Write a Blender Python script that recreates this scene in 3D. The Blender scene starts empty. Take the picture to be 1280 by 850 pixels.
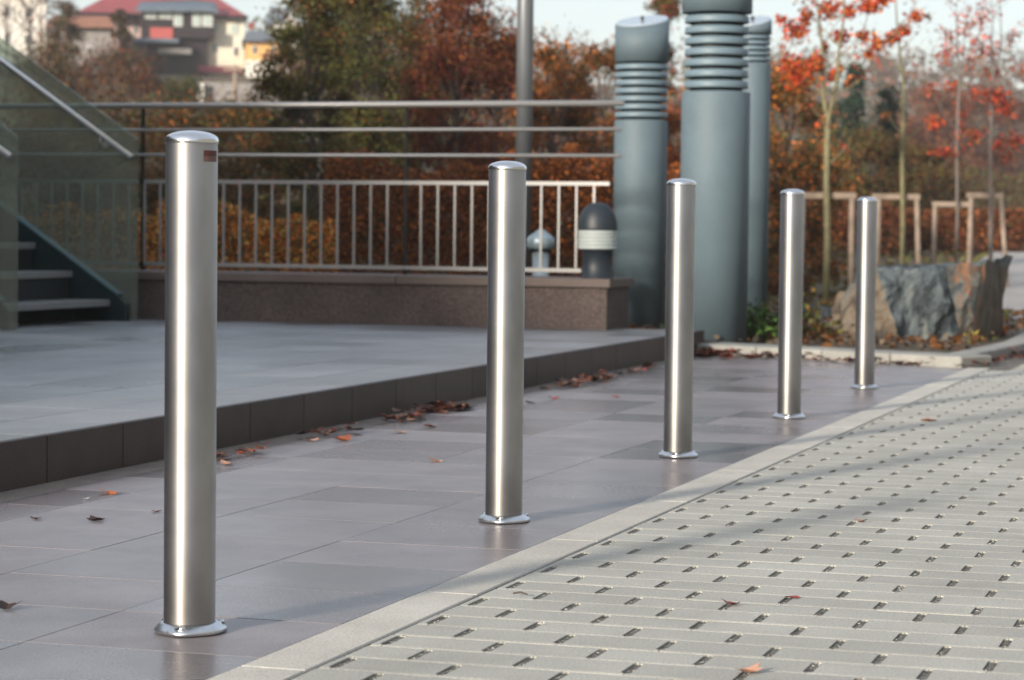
import bpy, bmesh, math, random
import numpy as np
from mathutils import Vector, Matrix, noise
R = math.radians
random.seed(7)
scene = bpy.context.scene
COL = scene.collection

# ---------------------------------------------------------------- camera
# world: X = across the paving (to the right of the bollard row), Y = along the row, Z = up, metres
FPX, PITCH, ROLL, YAW = 3059.5, 0.0452, 0.0107, 0.305328
CAM = Vector((2.0607, -4.4349, 0.8125))
def _cam_axes():
    fw = Vector((0, math.cos(PITCH), -math.sin(PITCH)))
    up0 = Vector((0, math.sin(PITCH), math.cos(PITCH))); rt0 = Vector((1, 0, 0))
    rt = rt0*math.cos(ROLL) + up0*math.sin(ROLL)
    up = up0*math.cos(ROLL) - rt0*math.sin(ROLL)
    M = Matrix.Rotation(YAW, 3, 'Z')
    return M @ rt, M @ up, M @ fw
RT, UP, FW = _cam_axes()
cam_data = bpy.data.cameras.new("Camera")
cam = bpy.data.objects.new("Camera", cam_data); COL.objects.link(cam)
m3 = Matrix((RT, UP, -FW)).transposed()
cam.matrix_world = Matrix.Translation(CAM) @ m3.to_4x4()
cam_data.sensor_width = 36.0
cam_data.lens = FPX/1280*36
cam_data.clip_start = 0.05
cam_data.clip_end = 6000
cam_data.dof.use_dof = True
cam_data.dof.focus_distance = 5.9
cam_data.dof.aperture_fstop = 6.3
scene.camera = cam

def at(x, y, depth):
    """point at 'depth' metres along the view axis, for sizing the far things"""
    return CAM + (FW + RT*((x-640)/FPX) + UP*((425-y)/FPX))*depth
def on(x, y, z=0.0):
    d = FW + RT*((x-640)/FPX) + UP*((425-y)/FPX)
    return CAM + d*((z-CAM.z)/d.z)
def pix(p):
    q = Vector(p)-CAM; d = q.dot(FW)
    return 640+FPX*q.dot(RT)/d, 425-FPX*q.dot(UP)/d, d

# ---------------------------------------------------------------- light
SUN_AZ, SUN_EL = R(18.5), R(15.5)          # light travels towards +Y turned 18.5 deg to +X
travel = Vector((math.sin(SUN_AZ)*math.cos(SUN_EL), math.cos(SUN_AZ)*math.cos(SUN_EL), -math.sin(SUN_EL)))
sd = bpy.data.lights.new("Sun", 'SUN'); sd.energy = 2.5; sd.angle = R(4.2); sd.color = (1.0, 0.89, 0.74)
sun = bpy.data.objects.new("Sun", sd); COL.objects.link(sun)
sun.rotation_euler = travel.to_track_quat('-Z', 'Y').to_euler()
world = bpy.data.worlds.new("World"); scene.world = world; world.use_nodes = True
wn = world.node_tree; bg = wn.nodes['Background']
sky = wn.nodes.new('ShaderNodeTexSky'); sky.sky_type = 'NISHITA'; sky.sun_disc = False
sky.sun_elevation = SUN_EL
to_sun = -travel
sky.sun_rotation = math.atan2(to_sun.x, to_sun.y)
sky.altitude = 300; sky.air_density = 1.0; sky.dust_density = 2.5; sky.ozone_density = 1.0
veil = wn.nodes.new('ShaderNodeMix'); veil.data_type = 'RGBA'          # thin even veil of high cloud over the whole sky
veil.inputs[0].default_value = 0.66; veil.inputs[7].default_value = (2.12, 2.22, 2.38, 1)
wn.links.new(sky.outputs[0], veil.inputs[6]); wn.links.new(veil.outputs[2], bg.inputs['Color'])
bg.inputs['Strength'].default_value = 0.13
scene.view_settings.view_transform = 'Standard'; scene.view_settings.look = 'None'
scene.view_settings.gamma = 1.0; scene.view_settings.exposure = 1.36
scene.cycles.max_bounces = 8; scene.cycles.transparent_max_bounces = 12
scene.cycles.caustics_reflective = False; scene.cycles.caustics_refractive = False

# ---------------------------------------------------------------- materials
def mat(name, col, rough=0.7, metal=0.0, var=0.0, vscale=4.0, col2=None, speck=0.0, sscale=300.0,
        bump=0.0, bscale=60.0, aniso=0.0, spec=0.5, objvar=0.0, rvar=0.0, coords='Object'):
    m = bpy.data.materials.new(name); m.use_nodes = True
    nt = m.node_tree; N = nt.nodes; L = nt.links; b = N['Principled BSDF']
    b.inputs['Roughness'].default_value = rough; b.inputs['Metallic'].default_value = metal
    b.inputs['Specular IOR Level'].default_value = spec
    c = (*col, 1.0)
    geo = N.new('ShaderNodeNewGeometry'); pos = geo.outputs['Position']
    if coords == 'Object':
        tc = N.new('ShaderNodeTexCoord'); pos = tc.outputs['Object']
    out = None
    if var > 0 or col2:
        n = N.new('ShaderNodeTexNoise'); n.inputs['Scale'].default_value = vscale; n.inputs['Detail'].default_value = 5
        n.inputs['Roughness'].default_value = 0.6
        L.new(pos, n.inputs['Vector'])
        mp = N.new('ShaderNodeMapRange'); mp.inputs[1].default_value = 0.3; mp.inputs[2].default_value = 0.7
        L.new(n.outputs['Fac'], mp.inputs[0])
        mx = N.new('ShaderNodeMix'); mx.data_type = 'RGBA'
        c2 = col2 if col2 else tuple(x*(1-var) for x in col)
        c1 = col if col2 else tuple(min(1, x*(1+var)) for x in col)
        mx.inputs[6].default_value = (*c1, 1); mx.inputs[7].default_value = (*c2, 1)
        L.new(mp.outputs[0], mx.inputs[0]); out = mx.outputs[2]
        if rvar > 0:
            mr = N.new('ShaderNodeMapRange'); mr.inputs[1].default_value = 0.3; mr.inputs[2].default_value = 0.7
            mr.inputs[3].default_value = rough-rvar; mr.inputs[4].default_value = rough+rvar
            L.new(n.outputs['Fac'], mr.inputs[0]); L.new(mr.outputs[0], b.inputs['Roughness'])
    if speck > 0:
        n = N.new('ShaderNodeTexNoise'); n.inputs['Scale'].default_value = sscale; n.inputs['Detail'].default_value = 2
        L.new(pos, n.inputs['Vector'])
        mp = N.new('ShaderNodeMapRange'); mp.inputs[1].default_value = 0.35; mp.inputs[2].default_value = 0.65
        mp.inputs[3].default_value = 1-speck; mp.inputs[4].default_value = 1+speck
        L.new(n.outputs['Fac'], mp.inputs[0])
        mx = N.new('ShaderNodeVectorMath'); mx.operation = 'SCALE'
        if out: L.new(out, mx.inputs[0])
        else: mx.inputs[0].default_value = col
        L.new(mp.outputs[0], mx.inputs['Scale']); out = mx.outputs[0]
    if objvar > 0:
        oi = N.new('ShaderNodeObjectInfo')
        mp = N.new('ShaderNodeMapRange'); mp.inputs[3].default_value = 1-objvar; mp.inputs[4].default_value = 1+objvar
        L.new(oi.outputs['Random'], mp.inputs[0])
        mx = N.new('ShaderNodeVectorMath'); mx.operation = 'SCALE'
        if out: L.new(out, mx.inputs[0])
        else: mx.inputs[0].default_value = col
        L.new(mp.outputs[0], mx.inputs['Scale']); out = mx.outputs[0]
        if rvar > 0:                       # some slabs are worn duller than others
            ro = N.new('ShaderNodeMapRange'); ro.inputs[3].default_value = .78; ro.inputs[4].default_value = 1.55
            L.new(oi.outputs['Random'], ro.inputs[0]); mu = N.new('ShaderNodeMath'); mu.operation = 'MULTIPLY'
            L.new(mr.outputs[0], mu.inputs[0]); L.new(ro.outputs[0], mu.inputs[1]); L.new(mu.outputs[0], b.inputs['Roughness'])
    if out: L.new(out, b.inputs['Base Color'])
    else: b.inputs['Base Color'].default_value = c
    if bump > 0:
        n = N.new('ShaderNodeTexNoise'); n.inputs['Scale'].default_value = bscale; n.inputs['Detail'].default_value = 4
        L.new(pos, n.inputs['Vector'])
        bp = N.new('ShaderNodeBump'); bp.inputs['Strength'].default_value = bump; bp.inputs['Distance'].default_value = 0.01
        L.new(n.outputs['Fac'], bp.inputs['Height']); L.new(bp.outputs[0], b.inputs['Normal'])
    if aniso > 0:
        b.inputs['Anisotropic'].default_value = aniso
        tg = N.new('ShaderNodeTangent'); tg.direction_type = 'RADIAL'; tg.axis = 'Z'
        L.new(tg.outputs[0], b.inputs['Tangent']); b.inputs['Anisotropic Rotation'].default_value = .25
    return m

def steel_brushed(name, col, rough, aniso, streak=0.05):
    m = mat(name, col, rough, 1.0, aniso=aniso)
    nt = m.node_tree; N = nt.nodes; L = nt.links; b = N['Principled BSDF']
    tc = N.new('ShaderNodeTexCoord'); mp = N.new('ShaderNodeMapping'); mp.inputs['Scale'].default_value = (3, 3, 260)
    n = N.new('ShaderNodeTexNoise'); n.inputs['Scale'].default_value = 3.0; n.inputs['Detail'].default_value = 4
    L.new(tc.outputs['Object'], mp.inputs[0]); L.new(mp.outputs[0], n.inputs['Vector'])
    mr = N.new('ShaderNodeMapRange'); mr.inputs[1].default_value = .3; mr.inputs[2].default_value = .7
    mr.inputs[3].default_value = rough-streak; mr.inputs[4].default_value = rough+streak
    L.new(n.outputs['Fac'], mr.inputs[0]); L.new(mr.outputs[0], b.inputs['Roughness'])
    # dirt rising from the foot, fingerprints and water marks
    n2 = N.new('ShaderNodeTexNoise'); n2.inputs['Scale'].default_value = 9; n2.inputs['Detail'].default_value = 6
    mp2 = N.new('ShaderNodeMapping'); mp2.inputs['Scale'].default_value = (1.4, 1.4, .5)
    L.new(tc.outputs['Object'], mp2.inputs[0]); L.new(mp2.outputs[0], n2.inputs['Vector'])
    sep = N.new('ShaderNodeSeparateXYZ'); L.new(tc.outputs['Object'], sep.inputs[0])
    foot = N.new('ShaderNodeMapRange'); foot.inputs[1].default_value = .02; foot.inputs[2].default_value = .22
    foot.inputs[3].default_value = .25; foot.inputs[4].default_value = .0
    L.new(sep.outputs['Z'], foot.inputs[0])
    ad = N.new('ShaderNodeMath'); ad.operation = 'ADD'; L.new(n2.outputs['Fac'], ad.inputs[0]); L.new(foot.outputs[0], ad.inputs[1])
    r2 = N.new('ShaderNodeMapRange'); r2.inputs[1].default_value = .42; r2.inputs[2].default_value = .95
    L.new(ad.outputs[0], r2.inputs[0])
    mx = N.new('ShaderNodeMix'); mx.data_type = 'RGBA'
    mx.inputs[6].default_value = (*col, 1); mx.inputs[7].default_value = (col[0]*.6, col[1]*.58, col[2]*.55, 1)
    L.new(r2.outputs[0], mx.inputs[0]); L.new(mx.outputs[2], b.inputs['Base Color'])
    return m

M = {}
M['steel'] = steel_brushed('brushed stainless steel', (.56, .555, .55), .66, .94, .05)
M['cap'] = mat('polished cap steel', (.72, .73, .75), .22, 1.0, var=.06, vscale=30)
M['flange'] = mat('cast zinc flange', (.66, .69, .72), .33, 1.0, var=.12, vscale=40, bump=.15, bscale=60)
M['dark_steel'] = mat('dark screw recess', (.05, .05, .05), .5, .8)
M['bar'] = mat('satin steel bar', (.31, .31, .31), .5, .3, var=.05, vscale=3)
M['rail'] = mat('satin steel rail', (.50, .485, .47), .45, .8, var=.05, vscale=3)
M['rail_post'] = mat('thin blackened rail post', (.02, .022, .02), .7, .0, spec=.15)
M['sticker_red'] = mat('faded red sticker', (.085, .022, .022), .55, var=.1, vscale=60)
M['sticker_pale'] = mat('sun bleached sticker foot', (.12, .065, .055), .55, var=.15, vscale=60)
M['slab'] = mat('grey violet granite slab', (.190, .171, .180), .26, var=.19, vscale=3.0, speck=.28, sscale=220, objvar=.17, rvar=.03, spec=.5, coords='World')
M['plat'] = mat('blue grey granite platform slab', (.198, .206, .222), .36, var=.15, vscale=1.6, speck=.2, sscale=200, objvar=.22, rvar=.06, coords='World')
M['facing'] = mat('dark brown polished step facing', (.046, .034, .032), .5, var=.2, vscale=6, speck=.3, sscale=260, objvar=.14, spec=.3, coords='World')
M['wallstone'] = mat('brown granite wall panel', (.092, .071, .067), .75, spec=.25, var=.16, vscale=3, speck=.5, sscale=90, objvar=.06, coords='World')
M['capstone'] = mat('brown granite cap stone', (.135, .107, .098), .7, spec=.3, var=.14, vscale=3, speck=.3, sscale=160, objvar=.06, coords='World')
M['grout'] = mat('dark joint mortar', (.055, .052, .05), .9, var=.2, vscale=20, coords='World')
M['grit'] = mat('dark grit in the drain slots', (.035, .035, .032), .95, col2=(.24, .235, .215), vscale=85, speck=.5, sscale=300, bump=1.0, bscale=150, coords='World')
M['paver'] = mat('pale concrete drain paver', (.385, .385, .355), .85, var=.12, vscale=2.6, col2=None, speck=.16, sscale=170, objvar=.09, bump=.25, bscale=260, coords='World')
M['joint'] = mat('pale facing mortar', (.16, .145, .12), .9, coords='World')
M['chip'] = mat('grey stone chip', (.20, .195, .185), .9, coords='World')
M['kerb'] = mat('warm pale concrete kerb', (.48, .465, .425), .82, var=.13, vscale=3.5, speck=.15, sscale=180, objvar=.06, bump=.2, bscale=240, coords='World')
M['border'] = mat('pale concrete border', (.27, .27, .255), .85, var=.14, vscale=4, speck=.12, sscale=120, objvar=.06, bump=.2, bscale=150, coords='World')
M['strip'] = mat('sandy mortar strip', (.17, .145, .125), .9, var=.25, vscale=9, speck=.3, sscale=180, coords='World')
M['soil'] = mat('brown leaf strewn bed soil', (.10, .065, .045), .95, col2=(.05, .05, .03), vscale=5, speck=.5, sscale=30, bump=.8, bscale=18, coords='World')
M['grass'] = mat('autumn meadow ground', (.075, .07, .03), .95, col2=(.12, .075, .045), vscale=.35, speck=.4, sscale=6, coords='World')
M['path'] = mat('pale gravel path', (.33, .315, .30), .9, var=.12, vscale=1.2, speck=.15, sscale=60, coords='World')
M['bark'] = mat('olive grey bark', (.17, .155, .085), .85, var=.3, vscale=14, bump=.4, bscale=30)
M['bark_dark'] = mat('dark bark', (.07, .055, .045), .9, var=.3, vscale=10)
M['twig'] = mat('thin grey twig', (.15, .13, .12), .85, var=.2, vscale=8)
M['stake'] = mat('weathered larch stake', (.27, .21, .165), .8, var=.25, vscale=9, bump=.2, bscale=40)
M['post'] = mat('grey painted post', (.20, .215, .235), .38, .5, var=.05, vscale=3)
M['column'] = mat('blue grey powder coat', (.098, .142, .174), .65, .0, var=.12, vscale=2.2, speck=.05, sscale=80)
M['louvre'] = mat('pale blue grey louvre', (.13, .19, .235), .5, .0, var=.05, vscale=4)
M['core'] = mat('dark inner shaft', (.018, .03, .035), .6)
M['disc'] = mat('pale slanted cover', (.55, .63, .68), .22, .6)
M['lamp_black'] = mat('black satin lamp paint', (.012, .020, .030), .5, .0, var=.1, vscale=20)
M['lamp_white'] = mat('white lamp louvre', (.40, .45, .45), .5)
M['lamp_blue'] = mat('light blue grey lamp cap', (.28, .36, .42), .35, .2)
M['teal'] = mat('dark teal painted stringer', (.006, .019, .023), .35, .0, var=.15, vscale=5)
M['teal_edge'] = mat('teal painted edge plate', (.045, .095, .115), .35, .0, var=.15, vscale=5)
M['riser_shade'] = mat('black riser plate', (.006, .012, .014), .6)  # black plates stand in for the shade in the open risers
M['tread'] = mat('grey stair tread', (.19, .20, .205), .5, var=.12, vscale=6, speck=.1, sscale=120)
M['white'] = mat('white render', (.72, .70, .66), .85, var=.08, vscale=.5)
M['cream'] = mat('cream house render', (.66, .64, .54), .85, var=.05, vscale=.5)
M['pink'] = mat('faded pink render', (.50, .36, .34), .85, var=.08, vscale=.6)
M['redroof'] = mat('red tiled roof', (.27, .052, .055), .6, var=.15, vscale=1.2, bump=.4, bscale=4)
M['maroon'] = mat('maroon tiled roof', (.20, .045, .065), .6, var=.15, vscale=1.2)
M['greyroof'] = mat('slate blue roof', (.10, .13, .17), .6, var=.1, vscale=1)
M['darkwood'] = mat('dark stained veranda wood', (.018, .011, .015), .8, var=.2, vscale=2)
M['redpanel'] = mat('red veranda panel', (.42, .09, .08), .7, var=.1, vscale=1)
M['yellow'] = mat('warm yellow render', (.68, .40, .15), .85, var=.06, vscale=.6)
M['glass_far'] = mat('far window glass', (.05, .065, .075), .15, 0, spec=.8)
M['curtain'] = mat('bright window with curtain', (.42, .50, .48), .3)
M['stonewall'] = mat('grey retaining wall', (.25, .235, .23), .9, var=.2, vscale=1.5, bump=.3, bscale=3)
M['tileroof'] = mat('old brown roof tile', (.24, .12, .09), .8, var=.2, vscale=2)
M['building'] = mat('dark bronze facade panel', (.055, .05, .05), .45, .2, var=.1, vscale=1)
M['bglass'] = mat('dark facade glazing', (.02, .028, .03), .12, 0, spec=.7)

def rock_material(name, stops, rough=.75):
    m = bpy.data.materials.new(name); m.use_nodes = True
    nt = m.node_tree; N = nt.nodes; L = nt.links; b = N['Principled BSDF']; b.inputs['Roughness'].default_value = rough
    tc = N.new('ShaderNodeTexCoord')
    mp = N.new('ShaderNodeMapping'); mp.inputs['Rotation'].default_value = (0, R(-20), 0); mp.inputs['Scale'].default_value = (13, 5, 2.2)
    L.new(tc.outputs['Object'], mp.inputs[0])
    n = N.new('ShaderNodeTexNoise'); n.inputs['Scale'].default_value = 1.5; n.inputs['Detail'].default_value = 9; n.inputs['Roughness'].default_value = .68; n.inputs['Distortion'].default_value = .9
    L.new(mp.outputs[0], n.inputs['Vector'])
    cr = N.new('ShaderNodeValToRGB'); e = cr.color_ramp.elements
    e[0].position = stops[0][0]; e[0].color = (*stops[0][1], 1); e[1].position = stops[-1][0]; e[1].color = (*stops[-1][1], 1)
    for p, c in stops[1:-1]: x = e.new(p); x.color = (*c, 1)
    n2 = N.new('ShaderNodeTexNoise'); n2.inputs['Scale'].default_value = 6; n2.inputs['Detail'].default_value = 6; L.new(tc.outputs['Object'], n2.inputs['Vector'])
    ad = N.new('ShaderNodeMath'); ad.operation = 'MULTIPLY_ADD'; L.new(n2.outputs['Fac'], ad.inputs[0]); ad.inputs[1].default_value = .55; 
    sb = N.new('ShaderNodeMath'); sb.operation = 'MULTIPLY'; sb.inputs[1].default_value = .45; L.new(n.outputs['Fac'], sb.inputs[0]); L.new(sb.outputs[0], ad.inputs[2])
    L.new(ad.outputs[0], cr.inputs[0]); L.new(cr.outputs[0], b.inputs['Base Color'])
    bp = N.new('ShaderNodeBump'); bp.inputs['Strength'].default_value = .8; bp.inputs['Distance'].default_value = .03
    L.new(n.outputs['Fac'], bp.inputs['Height']); L.new(bp.outputs[0], b.inputs['Normal'])
    return m
M['rock'] = rock_material('slate face', [(.42, (.018, .024, .030)), (.48, (.060, .078, .090)), (.54, (.095, .118, .126)), (.60, (.17, .185, .18))])
M['rock_tan'] = rock_material('tan weathered face', [(.42, (.03, .025, .02)), (.47, (.11, .08, .055)), (.53, (.16, .13, .095)), (.59, (.10, .11, .11))])
M['rock_rust'] = rock_material('rust stained face', [(.40, (.045, .055, .06)), (.48, (.11, .11, .10)), (.54, (.20, .085, .035)), (.60, (.13, .125, .115))])
M['rock_shade'] = rock_material('shaded brown face', [(.36, (.03, .022, .016)), (.5, (.07, .05, .035)), (.64, (.11, .085, .06))])  # brown with the shade of the boulder's right end painted in

def glass_material():
    m = bpy.data.materials.new('green tinted safety glass'); m.use_nodes = True
    nt = m.node_tree; N = nt.nodes; L = nt.links; N.remove(N['Principled BSDF']); out = N['Material Output']
    tr = N.new('ShaderNodeBsdfTransparent'); tr.inputs[0].default_value = (.78, .87, .83, 1)
    gl = N.new('ShaderNodeBsdfGlossy'); gl.inputs['Roughness'].default_value = .06; gl.inputs[0].default_value = (.85, .95, .92, 1)
    df = N.new('ShaderNodeBsdfDiffuse'); df.inputs[0].default_value = (.31, .325, .29, 1)
    fr = N.new('ShaderNodeFresnel'); fr.inputs[0].default_value = 1.5
    tc = N.new('ShaderNodeTexCoord'); n = N.new('ShaderNodeTexNoise'); n.inputs['Scale'].default_value = 1.1; n.inputs['Detail'].default_value = 4; L.new(tc.outputs['Object'], n.inputs['Vector'])
    mr = N.new('ShaderNodeMapRange'); mr.inputs[3].default_value = .10; mr.inputs[4].default_value = .42; L.new(n.outputs['Fac'], mr.inputs[0])
    a = N.new('ShaderNodeMixShader'); L.new(mr.outputs[0], a.inputs[0]); L.new(tr.outputs[0], a.inputs[1]); L.new(df.outputs[0], a.inputs[2])
    b = N.new('ShaderNodeMixShader'); L.new(fr.outputs[0], b.inputs[0]); L.new(a.outputs[0], b.inputs[1]); L.new(gl.outputs[0], b.inputs[2])
    L.new(b.outputs[0], out.inputs[0])
    return m
M['glass'] = glass_material()

LEAF = {}
def leafmat(name, col, rough=.6, trans=.25):
    m = bpy.data.materials.new(name); m.use_nodes = True
    nt = m.node_tree; N = nt.nodes; L = nt.links; b = N['Principled BSDF']
    b.inputs['Roughness'].default_value = rough; b.inputs['Specular IOR Level'].default_value = .25
    g = N.new('ShaderNodeNewGeometry')
    mp = N.new('ShaderNodeMapRange'); mp.inputs[3].default_value = .3; mp.inputs[4].default_value = 1.55
    L.new(g.outputs['Random Per Island'], mp.inputs[0])
    v = N.new('ShaderNodeVectorMath'); v.operation = 'SCALE'; v.inputs[0].default_value = col; L.new(mp.outputs[0], v.inputs['Scale'])
    L.new(v.outputs[0], b.inputs['Base Color'])
    if trans:
        t = N.new('ShaderNodeBsdfTranslucent'); L.new(v.outputs[0], t.inputs[0])
        mx = N.new('ShaderNodeMixShader'); mx.inputs[0].default_value = trans
        L.new(b.outputs[0], mx.inputs[1]); L.new(t.outputs[0], mx.inputs[2]); L.new(mx.outputs[0], N['Material Output'].inputs[0])
    LEAF[name] = m
for nm, c in {
    'dark_green': (.026, .036, .010), 'olive': (.072, .066, .016), 'moss': (.10, .105, .03), 'brown': (.085, .036, .012),
    'rust': (.19, .062, .016), 'russet': (.115, .030, .012), 'wine': (.12, .022, .026), 'crimson': (.26, .03, .025),
    'orange': (.40, .12, .018), 'scarlet': (.42, .060, .020), 'amber': (.42, .22, .05), 'yellow': (.45, .35, .08),
    'conifer': (.018, .036, .024), 'greybrown': (.085, .066, .05), 'green': (.06, .12, .025)}.items():
    leafmat(nm, tuple(x*1.45 for x in c))

# ---------------------------------------------------------------- helpers
def link(o, parent=None):
    COL.objects.link(o)
    if parent is not None: o.parent = parent
    return o
def tag(o, label=None, cat=None, group=None, kind=None):
    if label: o['label'] = label
    if cat: o['category'] = cat
    if group: o['group'] = group
    if kind: o['kind'] = kind
    return o
def empty(name, loc, rz=0.0, label=None, cat=None, group=None, kind=None):
    o = bpy.data.objects.new(name, None); o.empty_display_size = .1
    o.location = loc; o.rotation_euler = (0, 0, rz); link(o)
    return tag(o, label, cat, group, kind)
def mesh_obj(name, me, parent=None, loc=None, rz=None):
    o = bpy.data.objects.new(name, me); link(o, parent)
    if loc is not None: o.location = loc
    if rz is not None: o.rotation_euler = (0, 0, rz)
    return o
def add_box(bm, x0, x1, y0, y1, z0, z1, mi=0):
    vs = [bm.verts.new(p) for p in ((x0,y0,z0),(x1,y0,z0),(x1,y1,z0),(x0,y1,z0),(x0,y0,z1),(x1,y0,z1),(x1,y1,z1),(x0,y1,z1))]
    fs = [(0,3,2,1),(4,5,6,7),(0,1,5,4),(1,2,6,5),(2,3,7,6),(3,0,4,7)]
    for f in fs:
        q = bm.faces.new([vs[i] for i in f]); q.material_index = mi
    return vs
def bevel_all(bm, w, seg=1):
    bmesh.ops.bevel(bm, geom=list(bm.edges), offset=w, segments=seg, affect='EDGES', profile=.5, clamp_overlap=True)
def add_lathe(bm, prof, n=24, c=(0,0), mi=0, smooth=True, close_bottom=True, close_top=True):
    rings = []
    for r, z in prof:
        if r < 1e-6: rings.append([bm.verts.new((c[0], c[1], z))])
        else: rings.append([bm.verts.new((c[0]+r*math.cos(2*math.pi*i/n), c[1]+r*math.sin(2*math.pi*i/n), z)) for i in range(n)])
    for a, b in zip(rings, rings[1:]):
        for i in range(n):
            j = (i+1) % n
            if len(a) == 1 and len(b) == 1: continue
            if len(a) == 1: f = bm.faces.new((a[0], b[j], b[i]))
            elif len(b) == 1: f = bm.faces.new((a[i], a[j], b[0]))
            else: f = bm.faces.new((a[i], a[j], b[j], b[i]))
            f.smooth = smooth; f.material_index = mi
    if close_bottom and len(rings[0]) > 1: bm.faces.new(list(reversed(rings[0]))).material_index = mi
    if close_top and len(rings[-1]) > 1: bm.faces.new(rings[-1]).material_index = mi
def add_tube(bm, pts, rads, n=8, mi=0, cap=True):
    pts = [Vector(p) for p in pts]
    if not hasattr(rads, '__len__'): rads = [rads]*len(pts)
    rings = []; prev = None
    for i, p in enumerate(pts):
        t = (pts[min(i+1, len(pts)-1)] - pts[max(i-1, 0)]).normalized()
        a = t.orthogonal() if prev is None else (prev - t*prev.dot(t))
        if a.length < 1e-5: a = t.orthogonal()
        a.normalize(); prev = a; b = t.cross(a)
        rings.append([bm.verts.new(p + (a*math.cos(2*math.pi*k/n) + b*math.sin(2*math.pi*k/n))*rads[i]) for k in range(n)])
    for A, B in zip(rings, rings[1:]):
        for k in range(n):
            f = bm.faces.new((A[k], A[(k+1) % n], B[(k+1) % n], B[k])); f.smooth = True; f.material_index = mi
    if cap:
        bm.faces.new(list(reversed(rings[0]))).material_index = mi; bm.faces.new(rings[-1]).material_index = mi
def add_prism(bm, poly, axis, a0, a1, mi=0):
    """poly: list of 2D points; axis 'x': poly is (y,z), 'y': (x,z), 'z': (x,y)"""
    def P(p, a):
        return {'x': (a, p[0], p[1]), 'y': (p[0], a, p[1]), 'z': (p[0], p[1], a)}[axis]
    A = [bm.verts.new(P(p, a0)) for p in poly]; B = [bm.verts.new(P(p, a1)) for p in poly]
    n = len(poly)
    for i in range(n):
        f = bm.faces.new((A[i], A[(i+1) % n], B[(i+1) % n], B[i])); f.material_index = mi
    f1 = bm.faces.new(list(reversed(A))); f2 = bm.faces.new(B); f1.material_index = f2.material_index = mi
def build(name, bm, mats, parent=None, loc=None, rz=None, kind=None):
    bmesh.ops.recalc_face_normals(bm, faces=bm.faces)
    me = bpy.data.meshes.new(name); bm.to_mesh(me); bm.free()
    for m in (mats if isinstance(mats, (list, tuple)) else [mats]): me.materials.append(m)
    o = mesh_obj(name, me, parent, loc, rz)
    if kind: o['kind'] = kind
    return o
def box_obj(name, dims, m, parent=None, bev=0.0, rz=None, kind=None):
    """box from absolute bounds; its origin is set at the box centre of the bottom"""
    x0, x1, y0, y1, z0, z1 = dims
    cx, cy = (x0+x1)/2, (y0+y1)/2
    bm = bmesh.new(); add_box(bm, x0-cx, x1-cx, y0-cy, y1-cy, 0, z1-z0)
    if bev: bevel_all(bm, bev)
    return build(name, bm, m, parent, (cx, cy, z0), rz, kind)
_cache = {}
def piece(name, sx, sy, sz, m, bev, parent, loc, rx=0.0, ry=0.0):
    """one stone; alike stones share mesh data. loc = centre of the top face"""
    key = (name, round(sx, 3), round(sy, 3), round(sz, 3), m.name)
    me = _cache.get(key)
    if me is None:
        bm = bmesh.new(); add_box(bm, -sx/2, sx/2, -sy/2, sy/2, -sz, 0)
        top = [e for e in bm.edges if all(abs(v.co.z) < 1e-6 for v in e.verts)]
        bmesh.ops.bevel(bm, geom=top, offset=bev, segments=1, affect='EDGES')
        bmesh.ops.recalc_face_normals(bm, faces=bm.faces)
        me = bpy.data.meshes.new(name); bm.to_mesh(me); bm.free(); me.materials.append(m); _cache[key] = me
    o = mesh_obj(name, me, parent, loc); o.rotation_euler = (rx, ry, 0)
    return o

rngnp = np.random.default_rng(11)
def leaf_mesh(name, centers, size, mats, weights, parent=None, loc=None, size_var=.45, flat=0.0, aspect=.62, rng=rngnp):
    """many small leaf-shaped faces; each leaf is a folded rhomb"""
    C = np.asarray(centers, float); n = len(C)
    d = rng.normal(size=(n, 3)); d[:, 2] *= (1-flat); d /= np.linalg.norm(d, axis=1)[:, None]+1e-9
    e = rng.normal(size=(n, 3)); e -= (e*d).sum(1)[:, None]*d; e /= np.linalg.norm(e, axis=1)[:, None]+1e-9
    nn = np.cross(d, e)
    s = size*(1+size_var*rng.uniform(-1, 1, n))[:, None]
    V = np.empty((n, 4, 3))
    V[:, 0] = C - d*s*.5; V[:, 2] = C + d*s*.5
    V[:, 1] = C + e*s*.5*aspect + nn*s*.12 - d*s*.06; V[:, 3] = C - e*s*.5*aspect + nn*s*.12 - d*s*.06
    me = bpy.data.meshes.new(name)
    me.vertices.add(4*n); me.vertices.foreach_set('co', V.ravel())
    me.loops.add(4*n); me.loops.foreach_set('vertex_index', np.arange(4*n, dtype=np.int32))
    me.polygons.add(n); me.polygons.foreach_set('loop_start', np.arange(0, 4*n, 4, dtype=np.int32))
    try: me.polygons.foreach_set('loop_total', np.full(n, 4, dtype=np.int32))
    except Exception: pass
    w = np.array(weights, float); w /= w.sum()
    # colour grouped in soft clumps: nearby leaves tend to share a colour
    g = np.array([noise.noise(Vector(c)*1.6) for c in C[:: max(1, n//4000)]]) if n else np.zeros(0)
    g = np.repeat(g, max(1, n//4000))[:n]; g = np.pad(g, (0, n-len(g)), mode='edge') if len(g) < n else g
    u = np.clip(rng.uniform(0, 1, n)*.65 + (.5+.9*g)*.35, 0, .9999)
    mi = np.searchsorted(np.cumsum(w), u).clip(0, len(w)-1)
    me.polygons.foreach_set('material_index', mi.astype(np.int32))
    for m in mats: me.materials.append(LEAF[m])
    me.update(calc_edges=True)
    return mesh_obj(name, me, parent, loc)

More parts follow.
